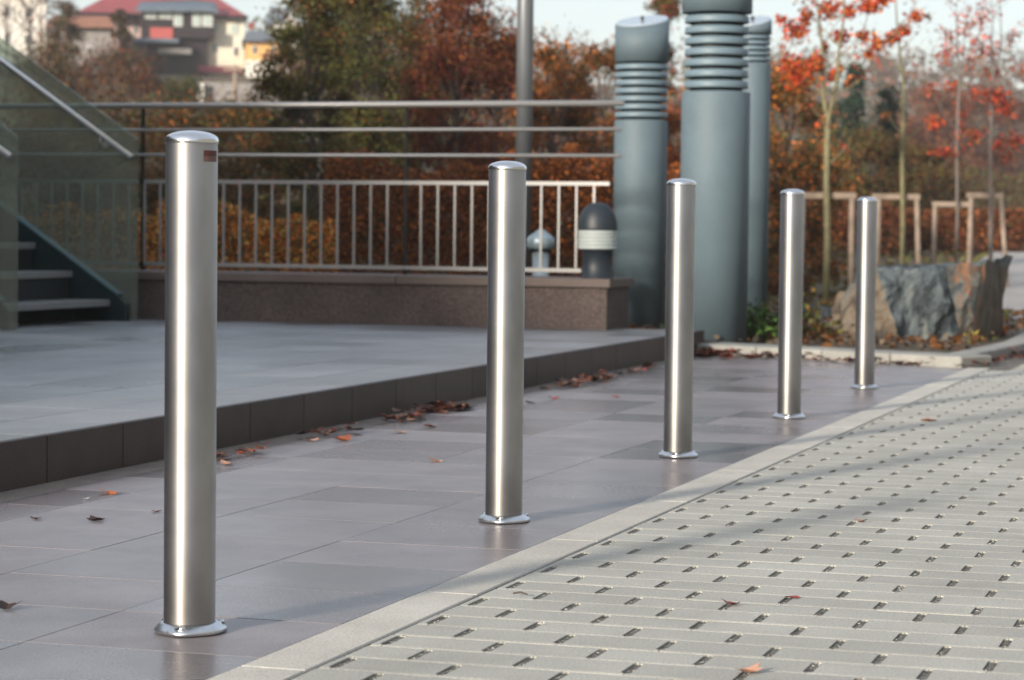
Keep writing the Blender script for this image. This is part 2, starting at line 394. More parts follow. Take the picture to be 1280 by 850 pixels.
# ================================================================= SETTING
def smooth(a, b, x):
    t = min(1, max(0, (x-a)/(b-a))); return t*t*(3-2*t)
def ground_z(x, y):
    z = -.06
    dx, dy = x-CAM.x, y-CAM.y
    ang = math.degrees(math.atan2(dx, dy)); d = math.hypot(dx, dy)
    left = 1-smooth(-22.5, -14.0, ang)
    if ang < -60 or ang > 90: left *= max(0, 1-abs(ang+60)/40) if ang < 0 else 0
    z += left*(1.6*smooth(24, 50, d) + 5.0*smooth(60, 118, d) + 3.3*smooth(120, 150, d) + 5*smooth(160, 320, d))
    z += (1-left*.6)*24*smooth(150, 430, d)
    z += (1-left)*(.5*smooth(30, 52, d) + 1.2*smooth(70, 150, d))
    if d > 20: z += .25*noise.noise(Vector((x*.05, y*.05, 0)))*smooth(20, 60, d) + 3*noise.noise(Vector((x*.006, y*.006, 3)))*smooth(160, 400, d)
    return z
def make_ground():
    # rings in polar form round the bollards: fine near, coarse far
    rs = [0, 2, 4, 6, 8, 10, 12, 14, 17, 20, 24, 28, 33, 39, 46, 54, 64, 76, 90, 104, 112, 120, 128, 136, 144, 152, 170, 200, 240, 290, 350, 430, 600, 900, 1500, 2600]
    n = 240; V = []; F = []
    for i, r in enumerate(rs):
        for k in range(n):
            a = 2*math.pi*k/n; x = CAM.x+r*math.sin(a); y = CAM.y+r*math.cos(a)
            V.append((x, y, ground_z(x, y)))
    for i in range(len(rs)-1):
        for k in range(n):
            j = (k+1) % n
            F.append((i*n+k, i*n+j, (i+1)*n+j, (i+1)*n+k))
    me = bpy.data.meshes.new('ground'); me.from_pydata(V, [], F); me.materials.append(M['grass'])
    for p in me.polygons: p.use_smooth = True
    me.update(); o = mesh_obj('ground', me); o['kind'] = 'structure'; return o
make_ground()

KL, KR = .235, .372                # kerb edges
STEP = -1.645; PZ = .148           # step face and platform height
PEND = 11.62
# --- paving of granite slabs between step and kerb
bed = box_obj('slab_pavement', (-1.66, .30, -4.6, 12.0, -.10, -.004), M['grout'], kind='structure')
def child_of(p):                    # pieces are given in world coordinates
    return p
def wpiece(name, x0, x1, y0, y1, z, th, m, bev, parent, gap=.004, tilt=.0012):
    px, py, pz = parent.location
    o = piece(name, (x1-x0)-gap, (y1-y0)-gap, th, m, bev, parent,
              ((x0+x1)/2-px, (y0+y1)/2-py, z-pz+random.uniform(-.0004, .0004)), random.uniform(-tilt, tilt), random.uniform(-tilt, tilt))
    return o
ucols = [KL, -.262, -.764, -1.266, -1.500]
w0, wstep = -.2-.4165*8, .4165
for a, b in zip(ucols[1:], ucols[:-1]):
    for k in range(36):
        y0 = w0+k*wstep; y1 = y0+wstep
        if y0 > 11.55: continue
        if b > -.5 and y1 > 11.4: continue
        wpiece('slab', a, b, y0, y1, 0.0, .04, M['slab'], .0006, bed, gap=.0026, tilt=.0006)
for k in range(20):
    y0 = -4+k*.8
    if y0 > 11.5: break
    wpiece('mortar_strip', -1.500, -1.643, y0, y0+.8, -.001, .04, M['strip'], .002, bed, gap=.001) if False else \
    wpiece('mortar_strip', -1.643, -1.502, y0, y0+.8, -.001, .04, M['strip'], .002, bed, gap=.002)
# --- kerb
kb = box_obj('kerb', (KL+.003, KR-.003, -4.6, 10.62, -.2, -.006), M['grout'], kind='structure')
for k in range(16):
    y0 = -4.3+k*1.0; y1 = min(y0+1.0, 10.6)
    if y1-y0 < .2: break
    wpiece('kerb_stone', KL, KR-.003, y0, y1, .0015, .12, M['kerb'], .003, kb, gap=.002, tilt=.0004)
# --- drain pavers
pv = box_obj('paved_area', (.30, 7.0, -4.6, 24.0, -.16, -.0032), M['grit'], kind='structure')
PW, PD, SL = .209, .1345, .0185     # paver width, depth, drain slot width
def paver_mesh(key, sx, nl, nr):
    """paver with a recess in each short side (two of them meet to leave a drain slot) and eased long edges"""
    k = ('pv', key)
    if k in _cache: return _cache[k]
    x, y = sx/2-.0006, PD/2-.0006; e = .0085; yi = y-e; s_ = SL/2; l = .0545; th = .05; dz = .0015
    def side(sg):                      # outline of one short side from -yi to +yi
        n = nr if sg > 0 else nl
        if not n: return [(sg*x, -yi), (sg*x, yi)]
        return [(sg*x, -yi), (sg*x, -l-.003), (sg*(x-s_*.55), -l), (sg*(x-s_), -l+.007), (sg*(x-s_), l-.007), (sg*(x-s_*.55), l), (sg*x, l+.003), (sg*x, yi)]
    out = side(1)+list(reversed(side(-1)))
    bm = bmesh.new(); T = [bm.verts.new((px, py, 0)) for px, py in out]; n = len(T)
    bm.faces.new(T)
    def V(px, py, z): return bm.verts.new((px, py, z))
    # eased strips along the two long edges
    nR = len(side(1))
    for sg, (ia, ib) in ((-1, (0, n-1)), (1, (nR-1, nR))):
        a_, b_ = T[ia], T[ib]
        c_ = V(b_.co.x, sg*y, -dz); d_ = V(a_.co.x, sg*y, -dz)
        bm.faces.new((a_, b_, c_, d_)); c2 = V(c_.co.x, sg*y, -th); d2 = V(d_.co.x, sg*y, -th); bm.faces.new((d_, c_, c2, d2))
    # short side walls
    lo = {}
    for i in range(n):
        j = (i+1) % n
        if (i, j) in ((n-1, 0), (nR-1, nR)): continue
        for q in (i, j):
            if q not in lo: lo[q] = V(T[q].co.x, T[q].co.y, -th)
        bm.faces.new((T[i], T[j], lo[j], lo[i]))
    bmesh.ops.recalc_face_normals(bm, faces=bm.faces)
    big = max(bm.faces, key=lambda f: f.calc_area())
    me = bpy.data.meshes.new('paver'); bm.to_mesh(me); bm.free(); me.materials.append(M['paver']); _cache[k] = me
    return me
cands = []
for j in range(-32, 130):
    yc = .075+j*PD
    if yc > 12.6: break
    odd = j % 2
    xs0 = .400 + (PW/2 if odd else 0)
    cells = [(KR+.004, xs0, False, True)] + [(xs0+i*PW, xs0+(i+1)*PW, True, True) for i in range(20)]
    for x0, x1, nl, nr in cells:
        if yc > 10.4 and x0 < .36+.05*(yc-10.4)+.1: continue
        if x0 > 4.4: continue
        px, py, dd = pix(((x0+x1)/2, yc, 0)) if yc > -4.0 else (9999, 9999, 1)
        vis = dd > 1 and -30 < px < 1310 and py < 875
        cands.append((0 if vis else 1, dd, x0, x1, yc, nl, nr, odd))
cands.sort(key=lambda c: (c[0], c[1]))
rest_V, rest_F = [], []
for i, (nv, dd, x0, x1, yc, nl, nr, odd) in enumerate(cands):
    sx = x1-x0
    me = paver_mesh((round(sx, 4), nl, nr), sx, nl, nr)
    loc = Vector(((x0+x1)/2, yc, random.uniform(-.0005, .0005)))
    if i < 300:
        o = mesh_obj('paver', me, pv, loc-pv.location); o.rotation_euler = (random.uniform(-.0016, .0016), random.uniform(-.0016, .0016), random.uniform(-.003, .003))
    else:
        base = len(rest_V); rest_V += [tuple(v.co+loc) for v in me.vertices]
        rest_F += [tuple(base+q for q in p.vertices) for p in me.polygons]
me = bpy.data.meshes.new('pavers'); me.from_pydata(rest_V, [], rest_F); me.materials.append(M['paver'])
o = mesh_obj('pavers', me, pv, -pv.location); o['kind'] = 'stuff'
# stone chips lying in the drain slots
nr_ = np.random.default_rng(19); cv, cf, cm = [], [], []
for c in cands[:420]:
    if not c[6]: continue
    nch = int(nr_.integers(5, 12))
    for q in range(nch):
        p = np.array([c[3]+nr_.uniform(-.0075, .0075), c[4]+nr_.uniform(-.050, .050), -.0030]); s_ = nr_.uniform(.0025, .0055)
        v = nr_.normal(size=(5, 3)); v /= np.linalg.norm(v, axis=1)[:, None]; v = p+v*s_*np.array([1, 1, .55]); base = len(cv)
        v[:, 2] = np.minimum(v[:, 2], -.0008)
        cv += [tuple(t_) for t_ in v]; cf += [(base, base+1, base+2), (base, base+2, base+3), (base, base+3, base+1), (base+4, base+2, base+1), (base+4, base+3, base+2), (base+4, base+1, base+3)]
        cm += [int(nr_.integers(0, 3))]*6
me = bpy.data.meshes.new('slot_chips'); me.from_pydata(cv, [], cf)
for m_ in ('grout', 'chip', 'paver'): me.materials.append(M[m_])
me.polygons.foreach_set('material_index', cm)
o = mesh_obj('slot_chips', me, pv, -pv.location); o['kind'] = 'stuff'
# plain far paving beyond the drain pavers
farp = bmesh.new()
for j in range(0, 60):
    y0 = 12.66+j*.15
    for i in range(30):
        x0 = .52+i*.2+(j % 2)*.1
        if x0 > 6.8: continue
        add_box(farp, x0+.002, x0+.198, y0+.002, y0+.148, -.04, random.uniform(-.001, .001))
o = build('far_pavers', farp, M['paver'], pv, -pv.location); o['kind'] = 'stuff'

# --- platform
plat = box_obj('platform', (-12.0, STEP-.035, -6.0, PEND-.03, -.12, PZ-.014), M['grout'], kind='structure')
cols = [STEP-.002-.0, -2.03] + [-2.03-.4175*k for k in range(1, 22)]
cols[0] = STEP-.032
ph = 2.46-.53*14
for i in range(len(cols)-1):
    x1, x0 = cols[i], cols[i+1]
    for k in range(40):
        y0 = ph+k*.53; y1 = min(y0+.53, PEND-.02)
        if y0 > PEND-.1 or y0 < -2.2: continue
        px, py, dd = pix(((x0+x1)/2, (y0+y1)/2, PZ))
        if px < -260 and y1 < 11: continue
        wpiece('slab', x0, x1, y0, y1, PZ, .03, M['plat'], .001, plat, gap=.006)
for k in range(34):
    y0 = ph+k*.53; y1 = min(y0+.53, PEND)
    if y0 > PEND-.05: break
    px, py, pz = plat.location
    o = piece('facing_panel', .030, y1-y0-.0065, PZ+.02, M['facing'], .0025, plat, (STEP-.015-px, (y0+y1)/2-py, PZ+.0015-pz))
bm = bmesh.new(); add_box(bm, STEP-.030, STEP-.0035, -5.5, PEND-.02, -.01, PZ-.004)
build('mortar', bm, M['joint'], plat, -plat.location)
# end faces of the platform
piece('facing_panel', .60, .030, PZ+.02, M['facing'], .0025, plat, (STEP-.33-plat.location.x, PEND-.012-plat.location.y, PZ-.001-plat.location.z))

# --- planting bed border and soil
border = empty('border_kerb', (0, 0, 0), kind='structure')
def slanted_stone(p, q, width, z0, z1, parent, name='kerb_stone', side=1, m=None):
    p, q = Vector(p), Vector(q); d = (q-p); L_ = d.length; d.normalize(); nrm = Vector((-d.y, d.x))*side
    a, b = p+d*.003, q-d*.003
    bm = bmesh.new(); add_prism(bm, [(a.x, a.y), (b.x, b.y), ((b+nrm*width).x, (b+nrm*width).y), ((a+nrm*width).x, (a+nrm*width).y)], 'z', z0, z1)
    bevel_all(bm, .008)
    return build(name, bm, m or M['border'], parent)
B0, B1, B2, B3 = Vector((-1.68, 11.43)), Vector((.20, 10.56)), Vector((.375, 12.75)), Vector((.30, 16.4))
n1 = 4
for k in range(n1):
    slanted_stone(B0.lerp(B1, k/n1), B0.lerp(B1, (k+1)/n1), .36, -.05, .066, border)
for k in range(4):
    slanted_stone(B1.lerp(B2, k/4)+Vector((0, .002)), B1.lerp(B2, (k+1)/4), .17, -.05, .068, border)
for k in range(6):
    slanted_stone(B2.lerp(B3, k/6), B2.lerp(B3, (k+1)/6), .17, -.05, .068, border)
# soil: low sheet with bumps, inside the border
def soil_sheet():
    bm = bmesh.new(); nx, ny = 44, 30
    g = [[None]*(ny+1) for _ in range(nx+1)]
    for i in range(nx+1):
        for j in range(ny+1):
            t = j/ny; y = 11.5+t*8.5
            xr = .16 if y < 16.4 else .16-(y-16.4)*.25
            x = -4.6+(xr+4.6)*(i/nx)
            if y < 11.9 and x > -1.5: y = max(y, 11.42-(x+1.7)*.463+.36)
            z = .03+.05*noise.noise(Vector((x*2.2, y*2.2, 0)))+.02*noise.noise(Vector((x*9, y*9, 1)))
            if x > -.2: z = .045
            if x < -1.6 and y > 11.6: z += .03
            g[i][j] = bm.verts.new((x, y, z))
    for i in range(nx):
        for j in range(ny):
            f = bm.faces.new((g[i][j], g[i+1][j], g[i+1][j+1], g[i][j+1])); f.smooth = True
    return build('planting_bed', bm, M['soil'], kind='structure')
soil_sheet()
# path behind the boulder
def path_sheet():
    bm = bmesh.new(); L_ = [(.30, 16.5), (-.55, 17.0), (-1.2, 20), (-1.9, 27), (-2.8, 36), (-3.4, 44)]
    Rr = [(9, 16.0), (9, 17.0), (9, 20), (9, 27), (8, 36), (6, 44)]
    vl = [bm.verts.new((x, y, max(ground_z(x, y), -.06)+.075)) for x, y in L_]; vr = [bm.verts.new((x, y, max(ground_z(x, y), -.06)+.075)) for x, y in Rr]
    for i in range(len(vl)-1): bm.faces.new((vl[i], vr[i], vr[i+1], vl[i+1]))
    return build('path', bm, M['path'], kind='structure')
path_sheet()

# ================================================================= WALL + RAILING
WF, WT, WE = 11.28, .489, -2.235    # wall front, top height, right end
WD = .58
wall = empty('granite_wall', (-4.5, WF, PZ), label='low brown granite wall with overhanging cap behind the platform', cat='wall')
wl = wall.location
core = box_obj('core', (-8.4, WE-.03, WF+.03, WF+WD-.03, PZ-.1, WT-.07), M['grout']); core.parent = wall; core.location -= wl
xs = [WE, -3.42, -4.60, -5.78, -6.96, -8.14]
for a, b in zip(xs[1:], xs[:-1]):
    bm = bmesh.new(); add_box(bm, a+.0006, b-.0006, 0, .028, 0, WT-.062-PZ); bevel_all(bm, .0005)
    build('wall_panel', bm, M['wallstone'], wall, (-wl.x, 0, .001))
bm = bmesh.new(); add_box(bm, WE-.028, WE-.0015, .030, WD, 0, WT-.062-PZ); bevel_all(bm, .0015)
build('end_panel', bm, M['wallstone'], wall, (-wl.x, 0, .001))
xs = [WE+.03, -3.72, -5.10, -6.5, -7.9]
for a, b in zip(xs[1:], xs[:-1]):
    bm = bmesh.new(); add_box(bm, a+.002, b-.002, -.030, WD+.03, 0, .058); bevel_all(bm, .004)
    build('cap_stone', bm, M['capstone'], wall, (-wl.x, 0, WT-.058-PZ))

RY = WF+.34
rail = empty('railing', (-4.5, RY, WT), label='long steel railing with three horizontal tubes above a panel of upright bars', cat='railing')
rl = rail.location
RX0, RX1 = -7.6, -2.225
def rail_tube(name, z, r, x0=RX0, x1=RX1, n=10):
    bm = bmesh.new(); add_tube(bm, [(x0-rl.x, 0, z-rl.z), (x1-rl.x, 0, z-rl.z)], r, n)
    return build(name, bm, M['rail'], rail)
rail_tube('handrail', 1.672, .0215)
rail_tube('middle_rail', 1.497, .0125, x1=-2.24); rail_tube('middle_rail', 1.318, .0125, x1=-2.235)
def flat_rail(z, x0, x1):
    bm = bmesh.new(); add_box(bm, x0-rl.x, x1-rl.x, -.008, .008, z-.014-rl.z, z+.014-rl.z); bevel_all(bm, .002)
    return build('panel_rail', bm, M['bar'], rail)
def u_at(px, yv=RY):                 # where the column px meets the rail's plane
    d_ = FW+RT*((px-640)/FPX)+UP*((425-228)/FPX); return CAM.x+d_.x*(yv-CAM.y)/d_.y
sp = (u_at(590.5)-u_at(340.5))/12
XP = u_at(505.5); XG = u_at(612)
segs = [(-7.6, XP-sp*16.0-.045), (XP-sp*16.0+.0, XP-.0), (XP, XG+.008), (u_at(640), u_at(763))]
bar_me = None
for k, (a, b) in enumerate(segs):
    flat_rail(1.128, a, b-.003); flat_rail(.536, a, b-.003 if k < 3 else u_at(728))
xsb = [XP+sp*k for k in range(-34, 6) if k != 0]+[u_at(q) for q in (656, 677, 699, 721)]
for x in xsb:
    if x < -7.5: continue
    if bar_me is None:
        bm = bmesh.new(); add_box(bm, -.0066, .0066, -.006, .006, .548-rl.z, 1.116-rl.z); o = build('bar', bm, M['bar'], rail, (x-rl.x, 0, 0)); bar_me = o.data
    else: mesh_obj('bar', bar_me, rail, (x-rl.x, 0, 0))
o = box_obj('bar', (u_at(743)-rl.x-.0075, u_at(743)-rl.x+.0075, -.006, .006, .86-rl.z, 1.116-rl.z), M['bar'], rail)
for x in (XP, XP-sp*16.2, -7.4):
    bm = bmesh.new(); add_box(bm, x-rl.x-.011, x-rl.x+.011, .014, .040, 0.0, 1.655-rl.z); bevel_all(bm, .002)
    for z in (1.497, 1.318, 1.128, .536): add_box(bm, x-rl.x-.016, x-rl.x+.016, -.002, .016, z-rl.z-.016, z-rl.z+.016)
    build('post', bm, M['rail_post'], rail)

# ================================================================= BOLLARDS
def make_bollard(loc, label):
    t = empty('bollard', loc, label=label, cat='bollard', group='stainless steel bollards along the kerb')
    bm = bmesh.new(); add_lathe(bm, [(.0515, .012), (.0515, .974)], 64); build('tube', bm, M['steel'], t)
    bm = bmesh.new()
    prof = [(.0516, .9745), (.0532, .9755), (.0535, .9772), (.0535, .9805), (.0524, .9828)]
    for k in range(1, 9):
        a = k/8*math.pi/2; prof.append((.0524*math.cos(a), .9828+.0172*math.sin(a)))
    prof[-1] = (0, 1.0)
    add_lathe(bm, prof, 64); build('cap', bm, M['cap'], t)
    # flange: skirt with three flattened lobes that carry the screws
    bm = bmesh.new(); n = 60
    def rad(a, base, amp): return base+amp*max(0, math.cos(3*(a-R(-78))))**1.5
    prof = [(.0700, .0066, .0), (.0705, .0068, .006), (.0690, .0062, .0080), (.0590, .003, .0175), (.0540, 0, .0195), (.0522, 0, .0195)]
    rings = [[bm.verts.new((rad(2*math.pi*i/n, b, a)*math.cos(2*math.pi*i/n), rad(2*math.pi*i/n, b, a)*math.sin(2*math.pi*i/n), z)) for i in range(n)] for b, a, z in prof]
    for A, B in zip(rings, rings[1:]):
        for i in range(n):
            f = bm.faces.new((A[i], A[(i+1) % n], B[(i+1) % n], B[i])); f.smooth = True
    bm.faces.new(list(reversed(rings[0])))
    fl = build('flange', bm, M['flange'], t, (0, 0, .0008))
    for k in range(3):
        a = R(-78)+k*2*math.pi/3
        bm = bmesh.new(); add_lathe(bm, [(.0085, 0), (.0085, .003), (.0068, .0066), (.0040, .0070), (.0036, .003), (0, .003)], 14)
        s = build('screw', bm, M['cap'], fl, (.0645*math.cos(a), .0645*math.sin(a), .0125))
        bm = bmesh.new(); add_lathe(bm, [(.0044, 0), (.0044, .0018)], 10)
        build('hole', bm, M['dark_steel'], fl, (.0665*math.cos(a-.16), .0665*math.sin(a-.16), .0135))
    return t
BP = [(236.8, 790.0), (629.6, 652.0), (847.2, 571.0), (986.2, 522.6), (1080.2, 485.4)]
blab = ['nearest and largest stainless steel bollard, with a small red sticker near its top',
        'second stainless steel bollard from the near end, in front of the end of the railing',
        'third stainless steel bollard, standing in front of the tall grey louvred shafts',
        'fourth stainless steel bollard, just left of the slate boulder',
        'farthest and smallest stainless steel bollard, in front of the slate boulder']
b0 = None
for i, (p, lab) in enumerate(zip(BP, blab)):
    g = on(*p)
    if i == 0:
        b0 = make_bollard((g.x, g.y, 0.0015), lab)
    else:
        r = b0.copy(); COL.objects.link(r); r.location = (g.x, g.y, 0.0015); r['label'] = lab; r.rotation_euler = (0, 0, random.uniform(-.06, .06))
        for ch in list(b0.children):
            if ch.name.startswith('sticker'): continue
            c = ch.copy(); COL.objects.link(c); c.parent = r
            for gch in ch.children:
                d = gch.copy(); COL.objects.link(d); d.parent = c
# sticker on the first bollard (curved patch)
def sticker(parent):
    view = math.atan2(CAM.y-parent.location.y, CAM.x-parent.location.x)
    for nm, z0, z1, m in (('sticker', .9485, .960, 'sticker_red'), ('sticker', .938, .948, 'sticker_pale')):
        bm = bmesh.new(); r = .0519; n = 8
        A = [view+R(27)+R(44)*k/n for k in range(n+1)]
        lo = [bm.verts.new((r*math.cos(a), r*math.sin(a), z0)) for a in A]; hi = [bm.verts.new((r*math.cos(a), r*math.sin(a), z1)) for a in A]
        for k in range(n): bm.faces.new((lo[k], lo[k+1], hi[k+1], hi[k])).smooth = True
        o = build(nm, bm, M[m], parent)
        o['label'] = 'small dark red sticker band' if m == 'sticker_red' else 'faded pinkish lower half of the sticker'
sticker(b0)

# ================================================================= LAMPS, SHAFTS, POST
def ground_at(x, depth, z):
    """point under pixel column x at a given depth, put at height z"""
    p = at(x, 400, depth); return Vector((p.x, p.y, z))
L1 = Vector((-2.338, WF+.125, WT))
t = empty('bollard_lamp', L1, label='short black bollard lamp with a white louvred band and domed top on the granite wall', cat='lamp')
bm = bmesh.new(); add_lathe(bm, [(.106, 0), (.106, .008), (.100, .012), (.100, .19), (.104, .192), (.104, .2)], 32); build('base', bm, M['lamp_black'], t)
bm = bmesh.new(); add_lathe(bm, [(.085, .198), (.085, .325)], 24); build('diffuser', bm, M['lamp_white'], t)
for k in range(5):
    z = .198+k*.0252
    bm = bmesh.new(); add_lathe(bm, [(.088, z+.010), (.129, z), (.131, z+.003), (.131, z+.0195), (.127, z+.022), (.088, z+.0235)], 32); build('louvre', bm, M['lamp_white'], t)
bm = bmesh.new(); prof = [(.10, .322), (.133, .324), (.135, .330), (.133, .345)]
for k in range(1, 10):
    a = k/9*math.pi/2; prof.append((.133*math.cos(a)**.9, .345+.165*math.sin(a)))
prof[-1] = (0, .510)
add_lathe(bm, prof, 36); build('dome', bm, M['lamp_black'], t)

p = ground_at(675, 17.6, ground_z(-3, 13))
t = empty('garden_lamp', p, label='small pale blue lamp with a pointed cap behind the granite wall', cat='lamp')
h0 = p.z
bm = bmesh.new(); add_lathe(bm, [(.058, 0), (.058, .655-h0)], 24); build('post', bm, M['lamp_blue'], t)
bm = bmesh.new(); add_lathe(bm, [(.074, .655-h0), (.074, .68-h0), (.05, .70-h0)], 24); build('collar', bm, M['lamp_black'], t)
bm = bmesh.new(); add_lathe(bm, [(.085, .675-h0), (.100, .68-h0), (.102, .745-h0), (.09, .76-h0), (.02, .812-h0), (0, .816-h0)], 28); build('cap', bm, M['lamp_blue'], t)

p = ground_at(652.5, 19.5, ground_z(-4, 15))
t = empty('lamp_post', p, label='tall slim grey lamp post rising behind the railing', cat='lamp post')
bm = bmesh.new(); add_lathe(bm, [(.066, 0), (.066, 5.6)], 28); build('pole', bm, M['post'], t)
bm = bmesh.new(); add_lathe(bm, [(.12, 0), (.12, .02), (.08, .03), (.072, .06)], 24); build('base_plate', bm, M['post'], t)
bm = bmesh.new(); add_lathe(bm, [(.07, 5.6), (.16, 5.68), (.24, 5.95), (.25, 5.99), (.2, 6.02), (0, 6.08)], 28); build('lantern', bm, M['post'], t)

def shaft(px, depth, D, zbase, z_l0, pitch, nl, z_top, label, slant=0.0, toward=0.0, rr=1.0):
    p = ground_at(px, depth, zbase); t = empty('ventilation_shaft', p, label=label, cat='ventilation shaft', group='grey louvred ventilation shafts')
    r = D/2; zb = zbase
    bm = bmesh.new(); add_lathe(bm, [(r, 0), (r, z_l0-zb-.012), (r-.006, z_l0-zb), (r-.05, z_l0-zb)], 48); build('drum', bm, M['column'], t)
    bm = bmesh.new(); add_lathe(bm, [(r*.76, z_l0-zb-.02), (r*.76, z_l0+nl*pitch-zb+.02)], 32); build('inner_shaft', bm, M['core'], t)
    ring_me = None
    for k in range(nl):
        z = z_l0-zb+k*pitch
        if ring_me is None:
            bm = bmesh.new(); hgt = pitch*.66
            add_lathe(bm, [(r*.78, pitch*.72), (r*.915*rr, pitch*.34-.001), (r*.93*rr, pitch*.34), (r*.937*rr, pitch*.38), (r*.925*rr, pitch*.93), (r*.90*rr, pitch*.975), (r*.78, pitch*.98)], 48)
            o = build('louvre', bm, M['louvre'], t, (0, 0, z)); ring_me = o.data
        else: mesh_obj('louvre', ring_me, t, (0, 0, z))
    z0 = z_l0+nl*pitch-zb+pitch*.25; z1 = z_top-zb
    bm = bmesh.new(); n = 48
    lo = [bm.verts.new((r*1.02*math.cos(2*math.pi*i/n), r*1.02*math.sin(2*math.pi*i/n), z0)) for i in range(n)]
    dirv = Vector((math.cos(toward), math.sin(toward)))
    hi = []
    for v in lo:
        s = (v.co.x*dirv.x+v.co.y*dirv.y)/r
        hi.append(bm.verts.new((v.co.x, v.co.y, z1-slant*(s))))
    for i in range(n): bm.faces.new((lo[i], lo[(i+1) % n], hi[(i+1) % n], hi[i])).smooth = True
    bm.faces.new(list(reversed(lo))); bm.faces.new(hi)
    build('top_drum', bm, M['column'], t)
    if slant:
        bm = bmesh.new(); A = []; B = []
        for i in range(n):
            c, s_ = math.cos(2*math.pi*i/n), math.sin(2*math.pi*i/n); rr = r*.985
            zz = z1-slant*((rr*c*dirv.x+rr*s_*dirv.y)/r)
            A.append(bm.verts.new((rr*c, rr*s_, zz+.003))); B.append(bm.verts.new((rr*c*.97, rr*s_*.97, zz+.016)))
        for i in range(n): bm.faces.new((A[i], A[(i+1) % n], B[(i+1) % n], B[i]))
        bm.faces.new(B); build('cover', bm, M['disc'], t)
        bm = bmesh.new(); add_lathe(bm, [(.012, 0), (.012, .03), (.008, .036)], 12); build('cover_knob', bm, M['dark_steel'], t, (0, 0, z1+.012))
    return t
def zpx(y, x, depth):
    return at(x, y, depth).z
camdir = math.atan2(-FW.y, -FW.x)
d = 18.9
shaft(798, d, .408, .03, zpx(151, 798, d), zpx(76, 798, d)/7.6-zpx(151, 798, d)/7.6, 7, zpx(29, 798, d), 'left louvred grey shaft with a pale slanted cover, behind the end of the granite wall', slant=.055, toward=camdir-.45, rr=1.075)
d = 17.0
shaft(891, d, .476, .03, zpx(116, 891, d), (zpx(17, 891, d)-zpx(116, 891, d))/7.35, 7, zpx(-22, 891, d), 'thickest louvred grey shaft in the middle, its top out of the picture')
d = 18.9
shaft(935, d, .292, .03, zpx(80, 935, d), (zpx(44, 935, d)-zpx(80, 935, d))/5.3, 5, zpx(29, 935, d), 'thin pale shaft half hidden behind the thickest shaft', slant=.045, toward=camdir-.5, rr=1.03)

# ================================================================= BOULDER
def boulder():
    dd = 17.35; org = at(1145, 432, dd); org.z = .03
    def Q(x, y, dz=0.0): p = at(x, y, dd+dz); return p-org
    # ridges from left to right: silhouettes, each a list of (px, py, extra depth) from foot to top
    cols_ = [[(1042, 436, .35), (1037, 412, .34), (1040, 386, .36), (1050, 366, .40), (1062, 354, .44)],
             [(1058, 437, .10), (1056, 415, .10), (1064, 388, .14), (1076, 364, .22), (1092, 340, .30)],
             [(1126, 438, .0), (1120, 412, .02), (1112, 384, .04), (1104, 360, .10), (1098, 337, .24)],
             [(1142, 438, .06), (1140, 410, .10), (1134, 384, .10), (1128, 358, .12), (1124, 334, .24)],
             [(1170, 438, .03), (1166, 410, .02), (1160, 384, .03), (1152, 358, .08), (1148, 335, .22)],
             [(1196, 438, .0), (1190, 410, .0), (1183, 384, .02), (1178, 358, .06), (1172, 334, .20)],
             [(1203, 436, .12), (1199, 410, .12), (1193, 384, .10), (1188, 358, .10), (1184, 333, .22)],
             [(1212, 428, .20), (1215, 408, .16), (1218, 384, .12), (1220, 358, .12), (1222, 330, .26)],
             [(1216, 424, .30), (1222, 404, .26), (1226, 380, .22), (1229, 356, .22), (1232, 328, .34)],
             [(1240, 415, .80), (1243, 400, .76), (1246, 375, .72), (1248, 350, .72), (1251, 322, .74)]]
    matidx = [1, 1, 0, 0, 0, 0, 2, 2, 3]
    bm = bmesh.new(); NR = 7
    G = []
    for c in cols_:
        f = [Q(*p) for p in c]; f[0].z = -.08
        bk = f[-1]; top2 = bk+Vector((.05, .30, .02)); back = Vector((bk.x*.8+.1, 1.05, .30)); back0 = Vector((bk.x*.8+.1, 1.1, -.08))
        G.append([bm.verts.new(p) for p in f+[top2, back, back0]])
    n = len(G[0])
    for i in range(len(G)-1):
        for j in range(n-1):
            f = bm.faces.new((G[i][j], G[i+1][j], G[i+1][j+1], G[i][j+1])); f.material_index = matidx[i] if j < 4 else 0
    bm.faces.new(list(reversed(G[0]))).material_index = 1; bm.faces.new(G[-1]).material_index = 3
    bmesh.ops.triangulate(bm, faces=[f for f in bm.faces if len(f.verts) > 4])
    for _ in range(2): bmesh.ops.subdivide_edges(bm, edges=[e for e in bm.edges if e.calc_length() > .035], cuts=1, use_grid_fill=True)
    bmesh.ops.triangulate(bm, faces=bm.faces)
    rot = Matrix.Rotation(R(-18), 3, 'Y')
    for v in bm.verts:
        q = rot @ v.co
        d_ = .05*noise.noise(Vector((q.x*14, q.y*5, q.z*2.2)))+.030*noise.noise(Vector((q.x*30, q.y*12, q.z*6)))+.05*noise.noise(v.co*3.5)+.02*math.floor(2.2*noise.noise(Vector((q.x*5, q.y*3, q.z*1.2))))
        v.co.y += d_*(1.3 if v.co.y < .7 else .3); v.co.z += (.055*noise.noise(Vector((v.co.x*6, v.co.y*5, 4)))+.014*noise.noise(v.co*19))*(1 if v.co.z > .25 else 0); v.co.x += .02*noise.noise(v.co*6)+.008*noise.noise(v.co*14)
    o = build('boulder', bm, [M['rock'], M['rock_tan'], M['rock_rust'], M['rock_shade']], None, org)
    tag(o, 'big split blue grey slate boulder with a tan left cheek in the planting bed', 'boulder')
boulder()
